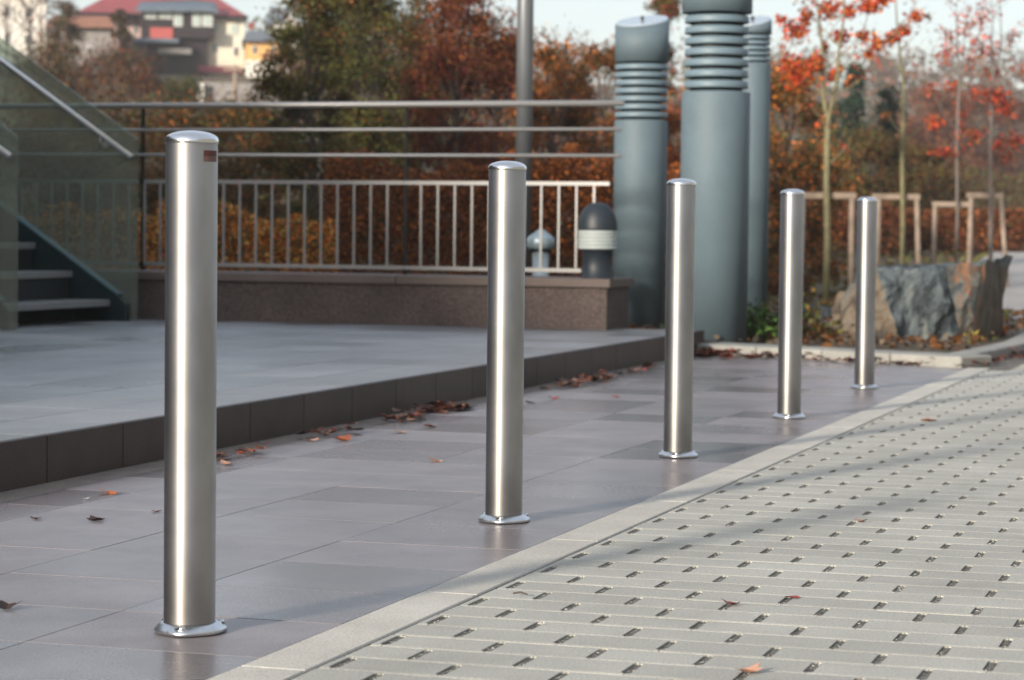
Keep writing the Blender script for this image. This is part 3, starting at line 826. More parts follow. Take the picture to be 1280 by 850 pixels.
def stone(x, y, sx, sy, sz, label, rz=0):
    bm = bmesh.new(); bmesh.ops.create_icosphere(bm, subdivisions=3, radius=1)
    for v in bm.verts:
        n_ = v.co.normalized(); k = 1+.28*noise.noise(n_*1.7+Vector((x*5, y, 0)))+.1*noise.noise(n_*5)
        v.co = Vector((n_.x*sx*k, n_.y*sy*k, max(-.02, n_.z*sz*k+sz*.55)))
        v.co.z = min(v.co.z, sz*1.25)
    o = build('stone', bm, M['rock'], None, (x, y, .03), rz); tag(o, label, 'stone', 'garden stones')
g = on(1036, 412, .04); stone(g.x, g.y, .075, .08, .15, 'upright blue grey stone at the left foot of the slate boulder')
g = on(1018, 395, .04); stone(g.x, g.y, .10, .1, .09, 'low grey stone in the bed, left of the upright stone', .5)

# ================================================================= STAIR
SX, SYN, SYF = -5.61, 9.27, 10.90       # foot, near side, far side
rise, run = .193, .288; pitch_ = math.atan2(rise, run)
st = empty('staircase', (SX, (SYN+SYF)/2, PZ), label='dark teal steel staircase with open grey treads and green glass sides', cat='staircase')
sl = st.location
NST = 14
def stringer(y):
    bm = bmesh.new(); L_ = NST*run
    top0 = .165
    poly = [(0.05, 0), (0.05, .12), (-.02, top0+.01), (-L_, top0+L_*rise/run), (-L_, top0-.30+L_*rise/run), (-.36, 0)]
    add_prism(bm, poly, 'y', y-.03, y+.03); bevel_all(bm, .003)
    o = build('stringer', bm, M['teal'], st)
    bm = bmesh.new(); nx, nz = math.sin(pitch_), math.cos(pitch_)
    a = Vector((-.015, 0, top0+.013)); b = Vector((-L_, 0, top0+.013+(L_-.015)*rise/run))
    w = .045
    vs = []
    for q in (a, b):
        for yy in (y-w, y+w):
            vs.append(bm.verts.new((q.x, yy, q.z))); vs.append(bm.verts.new((q.x+.012*nx, yy, q.z+.012*nz)))
    for f in ((0,2,6,4), (1,5,7,3), (0,4,5,1), (2,3,7,6), (0,1,3,2), (4,6,7,5)): bm.faces.new([vs[i] for i in f])
    build('flange_plate', bm, M['teal_edge'], o)
stringer(SYN-sl.y); stringer(SYF-sl.y)
tread_me = None
for k in range(NST):
    loc = (-.21-k*run, 0, .150+k*rise)
    if tread_me is None:
        bm = bmesh.new(); add_box(bm, -.17, .14, SYN-sl.y+.032, SYF-sl.y-.032, -.045, 0); bevel_all(bm, .004)
        o = build('tread', bm, M['tread'], st, loc); tread_me = o.data
    else: mesh_obj('tread', tread_me, st, loc)
for k in range(NST-1):
    bm = bmesh.new(); add_box(bm, -.012, 0, SYN-sl.y+.032, SYF-sl.y-.032, 0, rise-.05)
    build('riser_shade', bm, M['riser_shade'], st, (-.38-k*run, 0, .152+k*rise))
bm = bmesh.new(); add_box(bm, -.012, 0, SYN-sl.y+.032, SYF-sl.y-.032, 0, .103); build('riser_shade', bm, M['riser_shade'], st, (-.35, 0, .0))
def balustrade(y, xe, hb, yaw=0.0, side=-1):
    tan = rise/run; L_ = NST*run+.1
    def zt(x): return hb+(-x)*tan
    bm = bmesh.new()
    poly = [(xe, .0), (xe, zt(xe)-.004), (xe-.006, zt(xe-.006)), (-L_, zt(-L_)), (-L_, .16+(L_)*tan-.1), (-.30, .05), (-.2, 0)]
    add_prism(bm, poly, 'y', y-.006, y+.006)
    o = build('glass_panel', bm, M['glass'], st)
    # handrail on the room side of the glass with stand-off brackets
    off = .075*side
    hz = lambda x: zt(x)-.135
    bm = bmesh.new(); add_tube(bm, [(xe-.01, y+off, hz(xe-.01)), (-L_, y+off, hz(-L_))], .021, 12)
    hr = build('handrail', bm, M['cap'], st)
    for k in range(4):
        x = xe-.25-k*1.05
        bm = bmesh.new(); add_tube(bm, [(x, y+off, hz(x)-.02), (x, y+off, hz(x)-.06), (x, y, hz(x)-.07)], .008, 8); add_tube(bm, [(x, y-.012, hz(x)-.07), (x, y+.012, hz(x)-.07)], .024, 12)
        build('bracket', bm, M['rail'], hr)
balustrade(SYF-sl.y+.045, .10, 1.325)
balustrade(SYN-sl.y-.045, .12, 1.29)

# building that the stair climbs to, left of the picture
bld = empty('unseen_building', (-15, -2, 0), label='dark two storey building at the top of the stair, left of the picture', cat='building')
bo = bld.location
bm = bmesh.new(); add_box(bm, -22, -9.75, -17, 11.0, -.2, 6.3); o = build('wall', bm, M['building'], bld, -bo)
for f_ in range(2):
    for k in range(13):
        y0 = -16.4+k*2.1
        bm = bmesh.new(); add_box(bm, -9.80, -9.70, y0, y0+1.85, .55+f_*3.0, 2.7+f_*3.0); w_ = build('window', bm, M['building'], bld, -bo)
        bm = bmesh.new(); add_box(bm, -9.70, -9.685, y0+.06, y0+1.79, .61+f_*3.0, 2.64+f_*3.0); build('pane', bm, M['bglass'], w_)
bm = bmesh.new(); add_box(bm, -22.2, -9.5, -17.2, 11.2, 6.303, 6.48); build('roof', bm, M['greyroof'], bld, -bo)

# invented cream block, unseen to the right, added for reflections in the steel
bl2 = empty('unseen_building', (16, 8, 0), label='plain cream block added unseen right of the picture to reflect in the steel', cat='building')
bo = bl2.location
bm = bmesh.new(); add_box(bm, 13, 24, -12, 30, -.2, 9.2); build('wall', bm, M['cream'], bl2, -bo)
for f_ in range(3):
    for k in range(16):
        y0 = -11+k*2.55
        bm = bmesh.new(); add_box(bm, 12.93, 13.05, y0, y0+1.5, .9+f_*3.0, 2.6+f_*3.0); w_ = build('window', bm, M['building'], bl2, -bo)
        bm = bmesh.new(); add_box(bm, 12.91, 12.93, y0+.06, y0+1.44, .96+f_*3.0, 2.54+f_*3.0); build('pane', bm, M['bglass'], w_)
bm = bmesh.new(); add_box(bm, 12.7, 24.2, -12.2, 30.2, 9.203, 9.45); build('roof', bm, M['greyroof'], bl2, -bo)

# ================================================================= TREES
def grow(bm, p, d, length, rad, levels, rng, ends, gnarl=.18, n=6, split=3, up=.15):
    """recursive tapered limb"""
    pts = [Vector(p)]; q = Vector(p); dd = Vector(d).normalized(); segs_ = 4
    rads = [rad]
    for s in range(segs_):
        dd = (dd+Vector((rng.uniform(-1, 1), rng.uniform(-1, 1), rng.uniform(-.5, 1)*up*2))*gnarl).normalized()
        q = q+dd*length/segs_; pts.append(q.copy()); rads.append(rad*(1-.5*(s+1)/segs_))
    add_tube(bm, pts, rads, n, cap=False)
    if levels == 0: ends.extend(pts[1:]); return
    for k in range(split):
        i = rng.choice([2, 3, 4, 4]); base = pts[i]
        nd = (dd+Vector((rng.uniform(-1, 1), rng.uniform(-1, 1), rng.uniform(-.3, .9)))*.85).normalized()
        grow(bm, base, nd, length*rng.uniform(.55, .8), rads[i]*.65, levels-1, rng, ends, gnarl, max(4, n-1), split, up)
def bg_tree(loc, h, rx, rz_low, mats, weights, nleaf, leaf, label, cat='tree', seed=0, name='tree', ry=None, holes=.25, clumps=60, bark='bark_dark', group=None, power=1.0, shape='round'):
    rng = random.Random(seed); nr = np.random.default_rng(seed); nleaf = int(nleaf*3.4); leaf *= .60
    t = empty(name, loc, label=label, cat=cat, group=group)
    bm = bmesh.new(); ends = []
    trunk_h = max(h*.12, rz_low)
    lean = Vector((rng.uniform(-.05, .05)*h, rng.uniform(-.05, .05)*h, 0))
    add_tube(bm, [(0, 0, -.1), (lean.x*.2, lean.y*.2, trunk_h*.6), (lean.x*.5, lean.y*.5, h*.5), (lean.x, lean.y, h*.88)], [h*.022, h*.018, h*.011, h*.003], 8)
    # clump centres spread through the crown volume, tied to the trunk by limbs
    cs = []
    for k in range(clumps):
        u = rng.random(); z = rz_low+(h-rz_low)*u
        if shape == 'cone': rr = rx*(1-u)**.8*1.1
        elif shape == 'column': rr = rx*(math.sin(math.pi*min(1, u*.9+.12))**.5)
        else: rr = rx*math.sqrt(max(.03, 1-(2*u-.85)**2/1.4))
        a = rng.uniform(0, 2*math.pi); q = rr*math.sqrt(rng.uniform(.15, 1))
        c = Vector((math.cos(a)*q+lean.x*u, math.sin(a)*q*(ry/rx if ry else 1)+lean.y*u, z)); cs.append(c)
        if k % 2 == 0:
            b = Vector((lean.x*u*.6, lean.y*u*.6, max(trunk_h*.7, z*.72)))
            mid = b.lerp(c, .5)+Vector((0, 0, -.03*h))
            add_tube(bm, [b, mid, c], [h*.006, h*.004, h*.0015], 5, cap=False)
    build('trunk', bm, M[bark], t)
    per = nr.dirichlet(np.ones(clumps)*1.3)*nleaf
    P = []
    for c, m_ in zip(cs, per):
        m_ = int(m_)
        if m_ < 3: continue
        s = rx*rng.uniform(.13, .26)
        P.append(np.array(c)+nr.normal(size=(m_, 3))*np.array([s, s, s*.72]))
    P = np.concatenate(P); P = P[P[:, 2] > .02]
    if holes:
        keep = np.array([noise.noise(Vector(p)*(2.2/max(.6, rx*.5))+Vector((seed, 0, 0))) > -holes for p in P]) if len(P) < 40000 else np.ones(len(P), bool)
        P = P[keep]
    leaf_mesh('crown', P, leaf, mats, weights, t, rng=nr)
    return t
def tree_px(x, depth, ytop, wpx, mats, weights, nleaf, label, leaf=.09, low=.1, seed=0, **kw):
    p = at(x, 300, depth); g = ground_z(p.x, p.y); top = at(x, ytop, depth).z
    h = top-g; rx = wpx/2*depth/FPX
    return bg_tree(Vector((p.x, p.y, g)), h, rx, h*low, mats, weights, nleaf, leaf, label, seed=seed, **kw)
# --- near hedge line behind the wall
def hedge(x0, x1, depth, ytop, mats, weights, n, label, leaf=.055, thick=.8, seed=1, wob=.18, name='hedge', low_y=None, cat='hedge'):
    nr = np.random.default_rng(seed); n = int(n*2.2); leaf *= .66
    a = at(x0, 300, depth); b = at(x1, 300, depth); ax = Vector((b.x-a.x, b.y-a.y, 0)); L_ = ax.length; ax.normalize(); nv = Vector((-ax.y, ax.x, 0))
    g = ground_z((a.x+b.x)/2, (a.y+b.y)/2); top = at((x0+x1)/2, ytop, depth).z
    t = empty(name, ((a.x+b.x)/2, (a.y+b.y)/2, g), label=label, cat=cat)
    H = top-g
    s = nr.uniform(0, 1, n)*L_; q = nr.uniform(-.5, .5, n)*thick
    tt = np.array([noise.noise(Vector((v*1.3, seed*3.1, 0)))*wob+noise.noise(Vector((v*4.1, seed, 2)))*wob*.5 for v in s])
    z = H*(1+tt)*nr.uniform(0.02, 1, n)**.75
    q *= 1-.35*(z/H)**2
    P = np.stack([s*ax.x+q*nv.x-L_/2*ax.x, s*ax.y+q*nv.y-L_/2*ax.y, z], 1)
    leaf_mesh('foliage', P, leaf, mats, weights, t, rng=nr)
    bm = bmesh.new(); rr = random.Random(seed)
    for k in range(int(L_*5)):
        u = rr.uniform(-L_/2, L_/2); v = rr.uniform(-.3, .3)*thick
        bp = ax*u+nv*v; tp = bp+Vector((rr.uniform(-.15, .15), rr.uniform(-.15, .15), H*rr.uniform(.6, .95)))
        add_tube(bm, [bp-Vector((0, 0, .05)), bp.lerp(tp, .5)+Vector((rr.uniform(-.04, .04), 0, 0)), tp], [.008, .006, .003], 4, cap=False)
    build('stems', bm, M['bark_dark'], t)
    return t
hedge(-60, 205, 19.2, 262, ['orange', 'rust', 'amber', 'moss', 'olive'], [3, 2, 2.4, 1.2, 1], 5200, 'low orange and green hedge seen through the glass at the foot of the stair', seed=3, wob=.25)
hedge(200, 420, 19.8, 256, ['rust', 'orange', 'amber', 'moss', 'olive'], [2, 3, 2.2, 1.6, 1.4], 5200, 'yellow and orange hedge behind the bars, right of the nearest bollard', seed=4, wob=.2)
hedge(405, 640, 20.5, 205, ['russet', 'rust', 'brown', 'orange', 'moss'], [3.4, 3.6, 2, .7, .5], 8500, 'dark russet hedge behind the middle of the railing', seed=5, wob=.16)
hedge(625, 850, 20.8, 190, ['rust', 'brown', 'orange', 'russet', 'amber'], [4.2, 2, 1.5, 2.2, .5], 8500, 'rust brown hedge behind the right end of the railing', seed=6, wob=.16)

T = tree_px
# --- trees behind, left to right
T(250, 34, 141, 230, ['olive', 'brown', 'rust', 'dark_green', 'greybrown'], [3, 2.5, 1, 2, 1.5], 7000, 'brownish green bush below the grey retaining wall', leaf=.085, low=.02, seed=21, name='bush', cat='bush')
T(130, 36, 132, 200, ['brown', 'greybrown', 'olive', 'rust'], [3, 2.5, 2, 1], 6000, 'brown shrub seen through the glass side of the stair', leaf=.085, low=.02, seed=22, name='bush', cat='bush')
T(20, 35, 120, 180, ['greybrown', 'brown', 'olive'], [2, 2.5, 2], 5000, 'dull brown shrub behind the top of the glass panel', leaf=.085, low=.02, seed=23, name='bush', cat='bush')
T(400, 30, -30, 110, ['dark_green', 'olive', 'moss', 'brown', 'rust'], [3, 3, 1.2, 2.6, 1.4], 11000, 'tall dark green tree with brown leaves, leftmost of the dense trees', leaf=.075, low=.04, seed=31, clumps=80, holes=.3)
T(480, 34, -60, 150, ['dark_green', 'olive', 'moss', 'brown', 'rust'], [3, 3, 1.8, 2, 1.2], 12000, 'tall olive green tree left of the red leaved tree', leaf=.08, low=.04, seed=32, clumps=90, holes=.28)
T(440, 38, -20, 140, ['olive', 'dark_green', 'brown', 'russet'], [3, 3, 2, 1], 9000, 'dark tree standing between and behind the two green trees', leaf=.09, low=.03, seed=33, clumps=70)
T(568, 31, -10, 135, ['wine', 'russet', 'brown', 'rust', 'olive'], [3.2, 3, 2.4, 2, .8], 11000, 'deep red leaved tree left of the lamp post', leaf=.075, low=.06, seed=34, clumps=85, holes=.24)
T(618, 36, 18, 120, ['rust', 'orange', 'russet', 'brown', 'olive'], [2.6, 1, 2.2, 2, 1], 7500, 'orange red tree directly behind the lamp post', leaf=.085, low=.05, seed=35, clumps=60)
T(690, 34, 52, 125, ['rust', 'brown', 'orange', 'olive', 'russet'], [2.8, 2.6, .8, 1.5, 1.2], 9000, 'rust brown tree between the lamp post and the left shaft', leaf=.08, low=.05, seed=36, clumps=70)
T(752, 37, 62, 100, ['brown', 'rust', 'olive', 'orange'], [3, 2.4, 1.5, .7], 7000, 'brown tree whose top shows just left of the left shaft', leaf=.085, low=.05, seed=37)
T(520, 40, 25, 150, ['olive', 'greybrown', 'moss', 'brown'], [2.6, 2, 1.4, 2], 8000, 'greyish olive tree showing between the green and the red trees', leaf=.09, low=.04, seed=38)
T(310, 38, 132, 110, ['brown', 'olive', 'rust', 'dark_green'], [2.5, 2.4, 1, 2], 6000, 'brown green bush in front of the yellow house', leaf=.09, low=.02, seed=39, name='bush', cat='bush')
T(822, 44, -18, 60, ['brown', 'olive', 'crimson', 'greybrown'], [2, 2.2, 1, 1.6], 4500, 'narrow tree seen in the gap between the left and the thickest shaft', leaf=.09, low=.05, seed=40, holes=.35)
T(838, 30, 120, 110, ['scarlet', 'rust', 'orange', 'russet'], [1.5, 2.8, 1.3, 2], 5500, 'orange shrub glowing between the two big shafts', leaf=.075, low=.03, seed=41, name='bush', cat='bush')
# grey green bushes at the far left slope
T(70, 70, 60, 120, ['greybrown', 'brown', 'olive', 'rust'], [3, 2, 1.5, .8], 4500, 'bare brownish shrub on the slope below the white house', leaf=.15, low=.02, seed=42, name='bush', cat='bush', holes=.1)
T(150, 80, 66, 120, ['brown', 'russet', 'greybrown', 'olive'], [2.5, 1.6, 2, 1.5], 4500, 'reddish brown shrub on the slope below the red roofed house', leaf=.16, low=.02, seed=43, name='bush', cat='bush')
T(225, 85, 100, 90, ['dark_green', 'olive', 'brown'], [2.5, 2, 1.5], 3500, 'dark green shrub beneath the veranda of the red roofed house', leaf=.16, low=.02, seed=44, name='bush', cat='bush')
T(362, 90, 60, 36, ['russet', 'brown', 'olive'], [2, 2, 1.5], 3000, 'small russet tree right of the yellow house', leaf=.15, low=.05, seed=45)
T(147, 100, 14, 26, ['brown', 'greybrown', 'olive'], [2, 2, 1.5], 2200, 'slim brown tree in front of the pink end of the red roofed house', leaf=.16, low=.05, seed=46)
T(84, 95, 6, 40, ['brown', 'greybrown', 'olive'], [2, 2, 1.2], 2000, 'thin brown tree at the right corner of the white house', leaf=.16, low=.1, seed=47, holes=.4)

# --- right side: behind the shafts and the young trees
T(985, 36, 95, 130, ['olive', 'orange', 'rust', 'moss', 'dark_green'], [2.6, 1.4, 1.8, 1.5, 1.6], 8000, 'olive and orange tree right behind the thin shaft', leaf=.08, low=.03, seed=51)
T(1000, 32, 190, 110, ['rust', 'dark_green', 'orange', 'brown'], [2.2, 2, .9, 2.2], 5000, 'rusty bush beneath the scarlet young tree', leaf=.075, low=.02, seed=52, name='bush', cat='bush')
T(1062, 60, 88, 60, ['conifer', 'dark_green'], [4, 1], 6000, 'dark conifer behind the scarlet young tree', leaf=.13, low=.03, seed=53, shape='cone', holes=.12, clumps=90)
T(1102, 62, 108, 62, ['conifer', 'dark_green', 'olive'], [4, 1, .4], 6000, 'dark conifer left of the second young trunk', leaf=.13, low=.03, seed=54, shape='cone', holes=.12, clumps=90)
T(1040, 66, 130, 90, ['conifer', 'dark_green', 'olive'], [3, 1.5, 1], 5500, 'broad dark conifer between the two dark conifers and the shafts', leaf=.14, low=.03, seed=55, holes=.1)
T(1085, 52, 178, 110, ['olive', 'brown', 'moss', 'rust'], [2.4, 2.4, 1, .8], 9000, 'olive brown bush between the first two young trunks', leaf=.11, low=.02, seed=56, name='bush', cat='bush')
T(1160, 56, 190, 90, ['russet', 'olive', 'brown', 'rust'], [1.6, 1.6, 2, .8], 7000, 'thin greyish russet bush right of the second young trunk', leaf=.12, low=.02, seed=57, name='bush', cat='bush', holes=.1)
T(1225, 120, 118, 110, ['greybrown', 'russet', 'rust'], [1.4, 2.2, 1.2], 6500, 'pale russet tree on the far slope at the right', leaf=.22, low=.02, seed=58)
T(1165, 115, 118, 120, ['greybrown', 'russet', 'rust'], [1.4, 2.2, 1.5], 6500, 'far russet tree left of the third young trunk', leaf=.22, low=.02, seed=59)
T(1290, 118, 128, 90, ['greybrown', 'russet', 'brown'], [2, 1.6, 1.5], 5000, 'far grey tree at the right edge of the picture', leaf=.22, low=.02, seed=60)
hedge(940, 1120, 47, 252, ['russet', 'brown', 'rust', 'dark_green'], [3, 3, 1.2, 2], 5500, 'dark russet hedge behind the first two staked trees', leaf=.11, thick=1.4, seed=61, wob=.08)
hedge(1115, 1330, 49, 262, ['russet', 'rust', 'brown', 'olive'], [3, 1.6, 3, 1], 5500, 'dark russet hedge behind the last two staked trees', leaf=.11, thick=1.4, seed=62, wob=.08)
hedge(1120, 1340, 90, 214, ['olive', 'moss', 'brown', 'greybrown'], [2, .8, 2, 2], 6000, 'far dull green hedge below the wooded slope', leaf=.17, thick=3, seed=63, wob=.1)
# far wooded slopes as one mass
def far_wood():
    nr = np.random.default_rng(5); P = []
    rr = random.Random(8)
    for k in range(520):
        a = R(rr.uniform(-36, 12)); d_ = rr.uniform(150, 420)
        if a < R(-21) and d_ < 185: d_ += 60
        x = CAM.x+d_*math.sin(a); y = CAM.y+d_*math.cos(a); z = ground_z(x, y); s = rr.uniform(2.2, 4.0)
        P.append(np.array([x, y, z+s*.8])+nr.normal(size=(110, 3))*np.array([s*.42, s*.42, s*.5]))
    P = np.concatenate(P)
    o = leaf_mesh('wooded_slope', P, .75, ['greybrown', 'brown', 'olive', 'russet', 'rust'], [1.6, 2, 1.5, 2, 1], rng=nr)
    tag(o, 'far wooded autumn slope along the horizon', 'woodland', kind='stuff')
far_wood()

# --- young staked trees at the right
def young_tree(x, depth, ytop, fork_y, label, leafspec, seed, side_branches=5, r0=.042, lean=0.0, bark='bark', levels=2):
    rng = random.Random(seed); nr = np.random.default_rng(seed)
    p = at(x, 300, depth); g = ground_z(p.x, p.y)+.02
    t = empty('young_tree', (p.x, p.y, g), label=label, cat='tree', group='young staked trees right of the shafts')
    zf = at(x, fork_y, depth).z-g; zt = at(x, ytop, depth).z-g
    bm = bmesh.new()
    add_tube(bm, [(0, 0, -.1), (.012, 0, zf*.35), (-.014, .01, zf*.7), (lean*.3, 0, zf)], [r0, r0*.92, r0*.85, r0*.8], 10)
    build('trunk', bm, M[bark], t)
    bm = bmesh.new(); ends = []
    L_ = (zt-zf)
    mains = [Vector((-.22+lean, .05, 1)), Vector((.25+lean, -.05, 1))] if side_branches > 3 else [Vector((lean*.5, 0, 1))]
    top_pt = Vector((lean*.3, 0, zf-.03))
    for md in mains:
        pts = [top_pt]; d_ = md.normalized(); q = top_pt.copy()
        for s in range(6):
            d_ = (d_+Vector((rng.uniform(-.14, .14), rng.uniform(-.14, .14), .10))).normalized(); q = q+d_*L_/6; pts.append(q.copy())
        rr = [r0*.62*(1-.13*i) for i in range(7)]
        add_tube(bm, pts, rr, 8, cap=False)
        for i in range(1, 7):
            for b_ in range(2):
                a = rng.uniform(0, 2*math.pi); nd = Vector((math.cos(a), math.sin(a)*.8, rng.uniform(.4, 1.0)))
                grow(bm, pts[i], nd, L_*rng.uniform(.16, .34), rr[i]*.42, 1, rng, ends, .16, 5, 2)
    for k in range(2):
        a = rng.uniform(0, 6.28)
        grow(bm, Vector((0, 0, zf*rng.uniform(.72, .95))), Vector((math.cos(a), math.sin(a), 1.0)), L_*.22, r0*.3, 0, rng, ends, .15, 5, 2)
    bbm = bm
    # leaves: gathered clumps placed where the photo shows them, on the branch tips otherwise
    if leafspec:
        mats, weights, clumps, nper, loose = leafspec
        P = []
        for (cx, cy, rx_, ry_, dens) in clumps:
            c = at(cx, cy, depth+rng.uniform(-.25, .25))-Vector((p.x, p.y, g)); sx = rx_*depth/FPX; sz = ry_*depth/FPX
            m_ = int(nper*dens*1.5)
            P.append(np.array(c)+nr.normal(size=(m_, 3))*np.array([sx*.37, sx*.37, sz*.37]))
            # a twig that carries the clump
            b_ = min(ends, key=lambda e: (e-c).length) if ends else top_pt
        for e in ends[:: max(1, len(ends)//max(1, loose))]:
            P.append(np.array(e)+nr.normal(size=(6, 3))*.045)
        P = np.concatenate(P)
        leaf_mesh('leaves', P, .054, mats, weights, t, rng=nr, size_var=.35)
        for (cx, cy, rx_, ry_, dens) in clumps:
            c = at(cx, cy, depth)-Vector((p.x, p.y, g))
            b_ = min(ends+[top_pt], key=lambda e: (e-c).length+ (0 if e.z < c.z else .3))
            mid = b_.lerp(c, .5)+Vector((0, 0, -.03))
            add_tube(bbm, [b_, mid, c, c+(c-mid)*.6], [.007, .006, .004, .002], 4, cap=False)
    build('branches', bbm, M['bark'] if bark == 'bark' else M['twig'], t)
    return t
young_tree(1033, 28.5, -40, 148, 'young tree with bright scarlet and orange leaf clumps and a forked olive trunk', (
    ['scarlet', 'orange', 'crimson', 'amber'], [4, 1.8, 2.4, .4],
    [(1000, 92, 30, 20, 3.2), (988, 78, 16, 14, 1.2), (1018, 80, 16, 16, 1.2), (994, 38, 22, 18, 2.2), (1008, 20, 12, 10, .8), (1036, 12, 18, 16, 1.8), (1052, 45, 16, 12, 1.2), (1047, 88, 10, 8, .6), (1087, 8, 20, 12, 1.5), (1103, 0, 12, 10, .9), (1078, 45, 9, 9, .8), (1098, 55, 12, 10, .9), (1115, 48, 13, 9, 1.2), (1130, 38, 12, 9, .8), (1143, 20, 14, 9, .8), (1085, 68, 7, 7, .4), (1062, 14, 12, 12, .9), (1030, 60, 10, 10, .3), (1042, 98, 8, 7, .5), (976, 24, 8, 8, .3)], 95, 60), 101, r0=.043, lean=-.02)
young_tree(1127, 31, -60, 118, 'slender almost bare young tree with a thin straight olive trunk, second from the left', (
    ['rust', 'brown', 'amber'], [2, 2, .6], [(1110, 145, 10, 9, .5), (1092, 60, 8, 8, .3), (1160, 20, 9, 9, .25)], 50, 12), 102, side_branches=2, r0=.032)
young_tree(1195, 35, 5, 105, 'young tree with sparse red leaves low on its crown, third from the left', (
    ['crimson', 'scarlet', 'rust', 'greybrown'], [2.5, 1.6, 2, 1], [(1168, 152, 15, 12, 1.0), (1180, 190, 22, 7, 1.2), (1217, 170, 15, 13, 1.8), (1190, 108, 14, 12, 1.0), (1185, 62, 18, 20, .8), (1205, 40, 18, 18, .5), (1165, 110, 16, 14, .5), (1200, 140, 14, 12, .6), (1212, 80, 15, 14, .6)], 60, 50), 103, side_branches=5, r0=.022, bark='twig')
young_tree(1237, 33, -10, 95, 'young tree with red leaf clumps at the right edge of the picture', (
    ['crimson', 'russet', 'scarlet', 'rust'], [3, 1.6, 1.6, 2], [(1245, 120, 20, 16, 1.8), (1258, 135, 15, 14, 1.5), (1225, 118, 15, 14, 1.0), (1240, 90, 16, 14, .9), (1250, 180, 16, 13, .9), (1270, 175, 12, 16, 1.0), (1225, 60, 15, 16, .5), (1275, 85, 12, 12, .5), (1258, 195, 14, 10, .6), (1262, 45, 18, 14, .35)], 62, 50), 104, side_branches=5, r0=.024, bark='twig')
def stake_frame(posts, bar, depth, label):
    """posts: pixel columns (top x, foot x); bar: (x0, x1, y)"""
    c = at((bar[0]+bar[1])/2, 300, depth); g = ground_z(c.x, c.y)+.02
    t = empty('tree_stake', (c.x, c.y, g), label=label, cat='tree stake', group='wooden stake frames round the young trees')
    zb = at(bar[0], bar[2], depth).z-g
    for tx, fx, dd in posts:
        a = at(tx, 300, depth+dd); b = at(fx, 300, depth+dd)
        bm = bmesh.new(); add_tube(bm, [(b.x-c.x, b.y-c.y, -.2), (a.x-c.x, a.y-c.y, zb+.01)], [.034, .032], 10); build('stake', bm, M['stake'], t)
    a = at(bar[0], bar[2], depth-.04)-Vector((c.x, c.y, g)); b = at(bar[1], bar[2]+.5, depth-.04)-Vector((c.x, c.y, g))
    bm = bmesh.new(); d_ = (b-a).normalized(); w_ = Vector((0, 0, .035)); n_ = Vector((-d_.y, d_.x, 0))*.014
    vs = [bm.verts.new(q) for q in (a-w_-n_, a-w_+n_, a+w_+n_, a+w_-n_, b-w_-n_, b-w_+n_, b+w_+n_, b+w_-n_)]
    for f in ((0,1,2,3), (4,7,6,5), (0,4,5,1), (1,5,6,2), (2,6,7,3), (3,7,4,0)): bm.faces.new([vs[i] for i in f])
    build('crossbar', bm, M['stake'], t)
stake_frame([(1003, 1001, 0), (1064, 1065, 0)], (998, 1070, 244), 28.6, 'stake frame round the scarlet tree with a long pale crossbar')
stake_frame([(1098, 1096, 0), (1145, 1151, 0)], (1090, 1150, 245.5), 31.1, 'stake frame round the slender bare tree, right of the farthest bollard')
stake_frame([(1168, 1167, 0), (1213, 1214, 0)], (1165, 1216, 255), 35.1, 'lowest looking stake frame, round the third young tree')
stake_frame([(1238, 1239, 0), (1250, 1262, 0), (1213, 1211, .6)], (1208, 1254, 244), 33.1, 'stake frame with a leaning right stake at the right edge')

# --- low plants in the bed
def tuft(x, y, z, label, mats, weights, n=260, s=.12, leaf=.045, seed=0, name='low_plant'):
    nr = np.random.default_rng(seed); t = empty(name, (x, y, z), label=label, cat='plant', group=None)
    P = nr.normal(size=(n, 3))*np.array([s, s, s*.6]); P[:, 2] = np.abs(P[:, 2])+.01
    leaf_mesh('leaves', P, leaf, mats, weights, t, rng=nr)
    bm = bmesh.new(); rr = random.Random(seed)
    for k in range(9):
        a = rr.uniform(0, 6.28); q = Vector((math.cos(a)*s*rr.uniform(.2, 1), math.sin(a)*s*rr.uniform(.2, 1), s*rr.uniform(.5, 1.2)))
        add_tube(bm, [(0, 0, -.02), q*.5, q], [.004, .003, .002], 4, cap=False)
    build('stems', bm, M['bark_dark'], t)
for i, (px_, py_, lab, ms, ws, s_) in enumerate([
    (918, 423, 'low green plant at the foot of the thickest shaft', ['green', 'dark_green', 'moss'], [4, 2, 1], .17),
    (945, 424, 'low dark green plant at the foot of the thin shaft', ['green', 'dark_green', 'moss'], [3, 3, 1], .18),
    (968, 418, 'reddish low plant between the thin shaft and the fourth bollard', ['rust', 'green', 'russet'], [2, 1, 2], .12),
    (1008, 424, 'russet ground plant left of the boulder', ['russet', 'brown', 'olive'], [2, 3, 2], .12),
    (1025, 400, 'small yellow green plant behind the upright stone', ['moss', 'amber', 'olive'], [2, 1, 2], .12),
    (1208, 426, 'small yellow green plant at the right foot of the boulder', ['yellow', 'moss', 'rust'], [2, 2, 1], .05),
    (1222, 420, 'russet low plant right of the boulder', ['russet', 'rust', 'brown'], [3, 2, 2], .09)]):
    g = on(px_, py_, .05); tuft(g.x, g.y, .04, lab, ms, ws, s=s_, seed=200+i, n=(900 if s_ > .15 else 320) if s_ > .06 else 120)
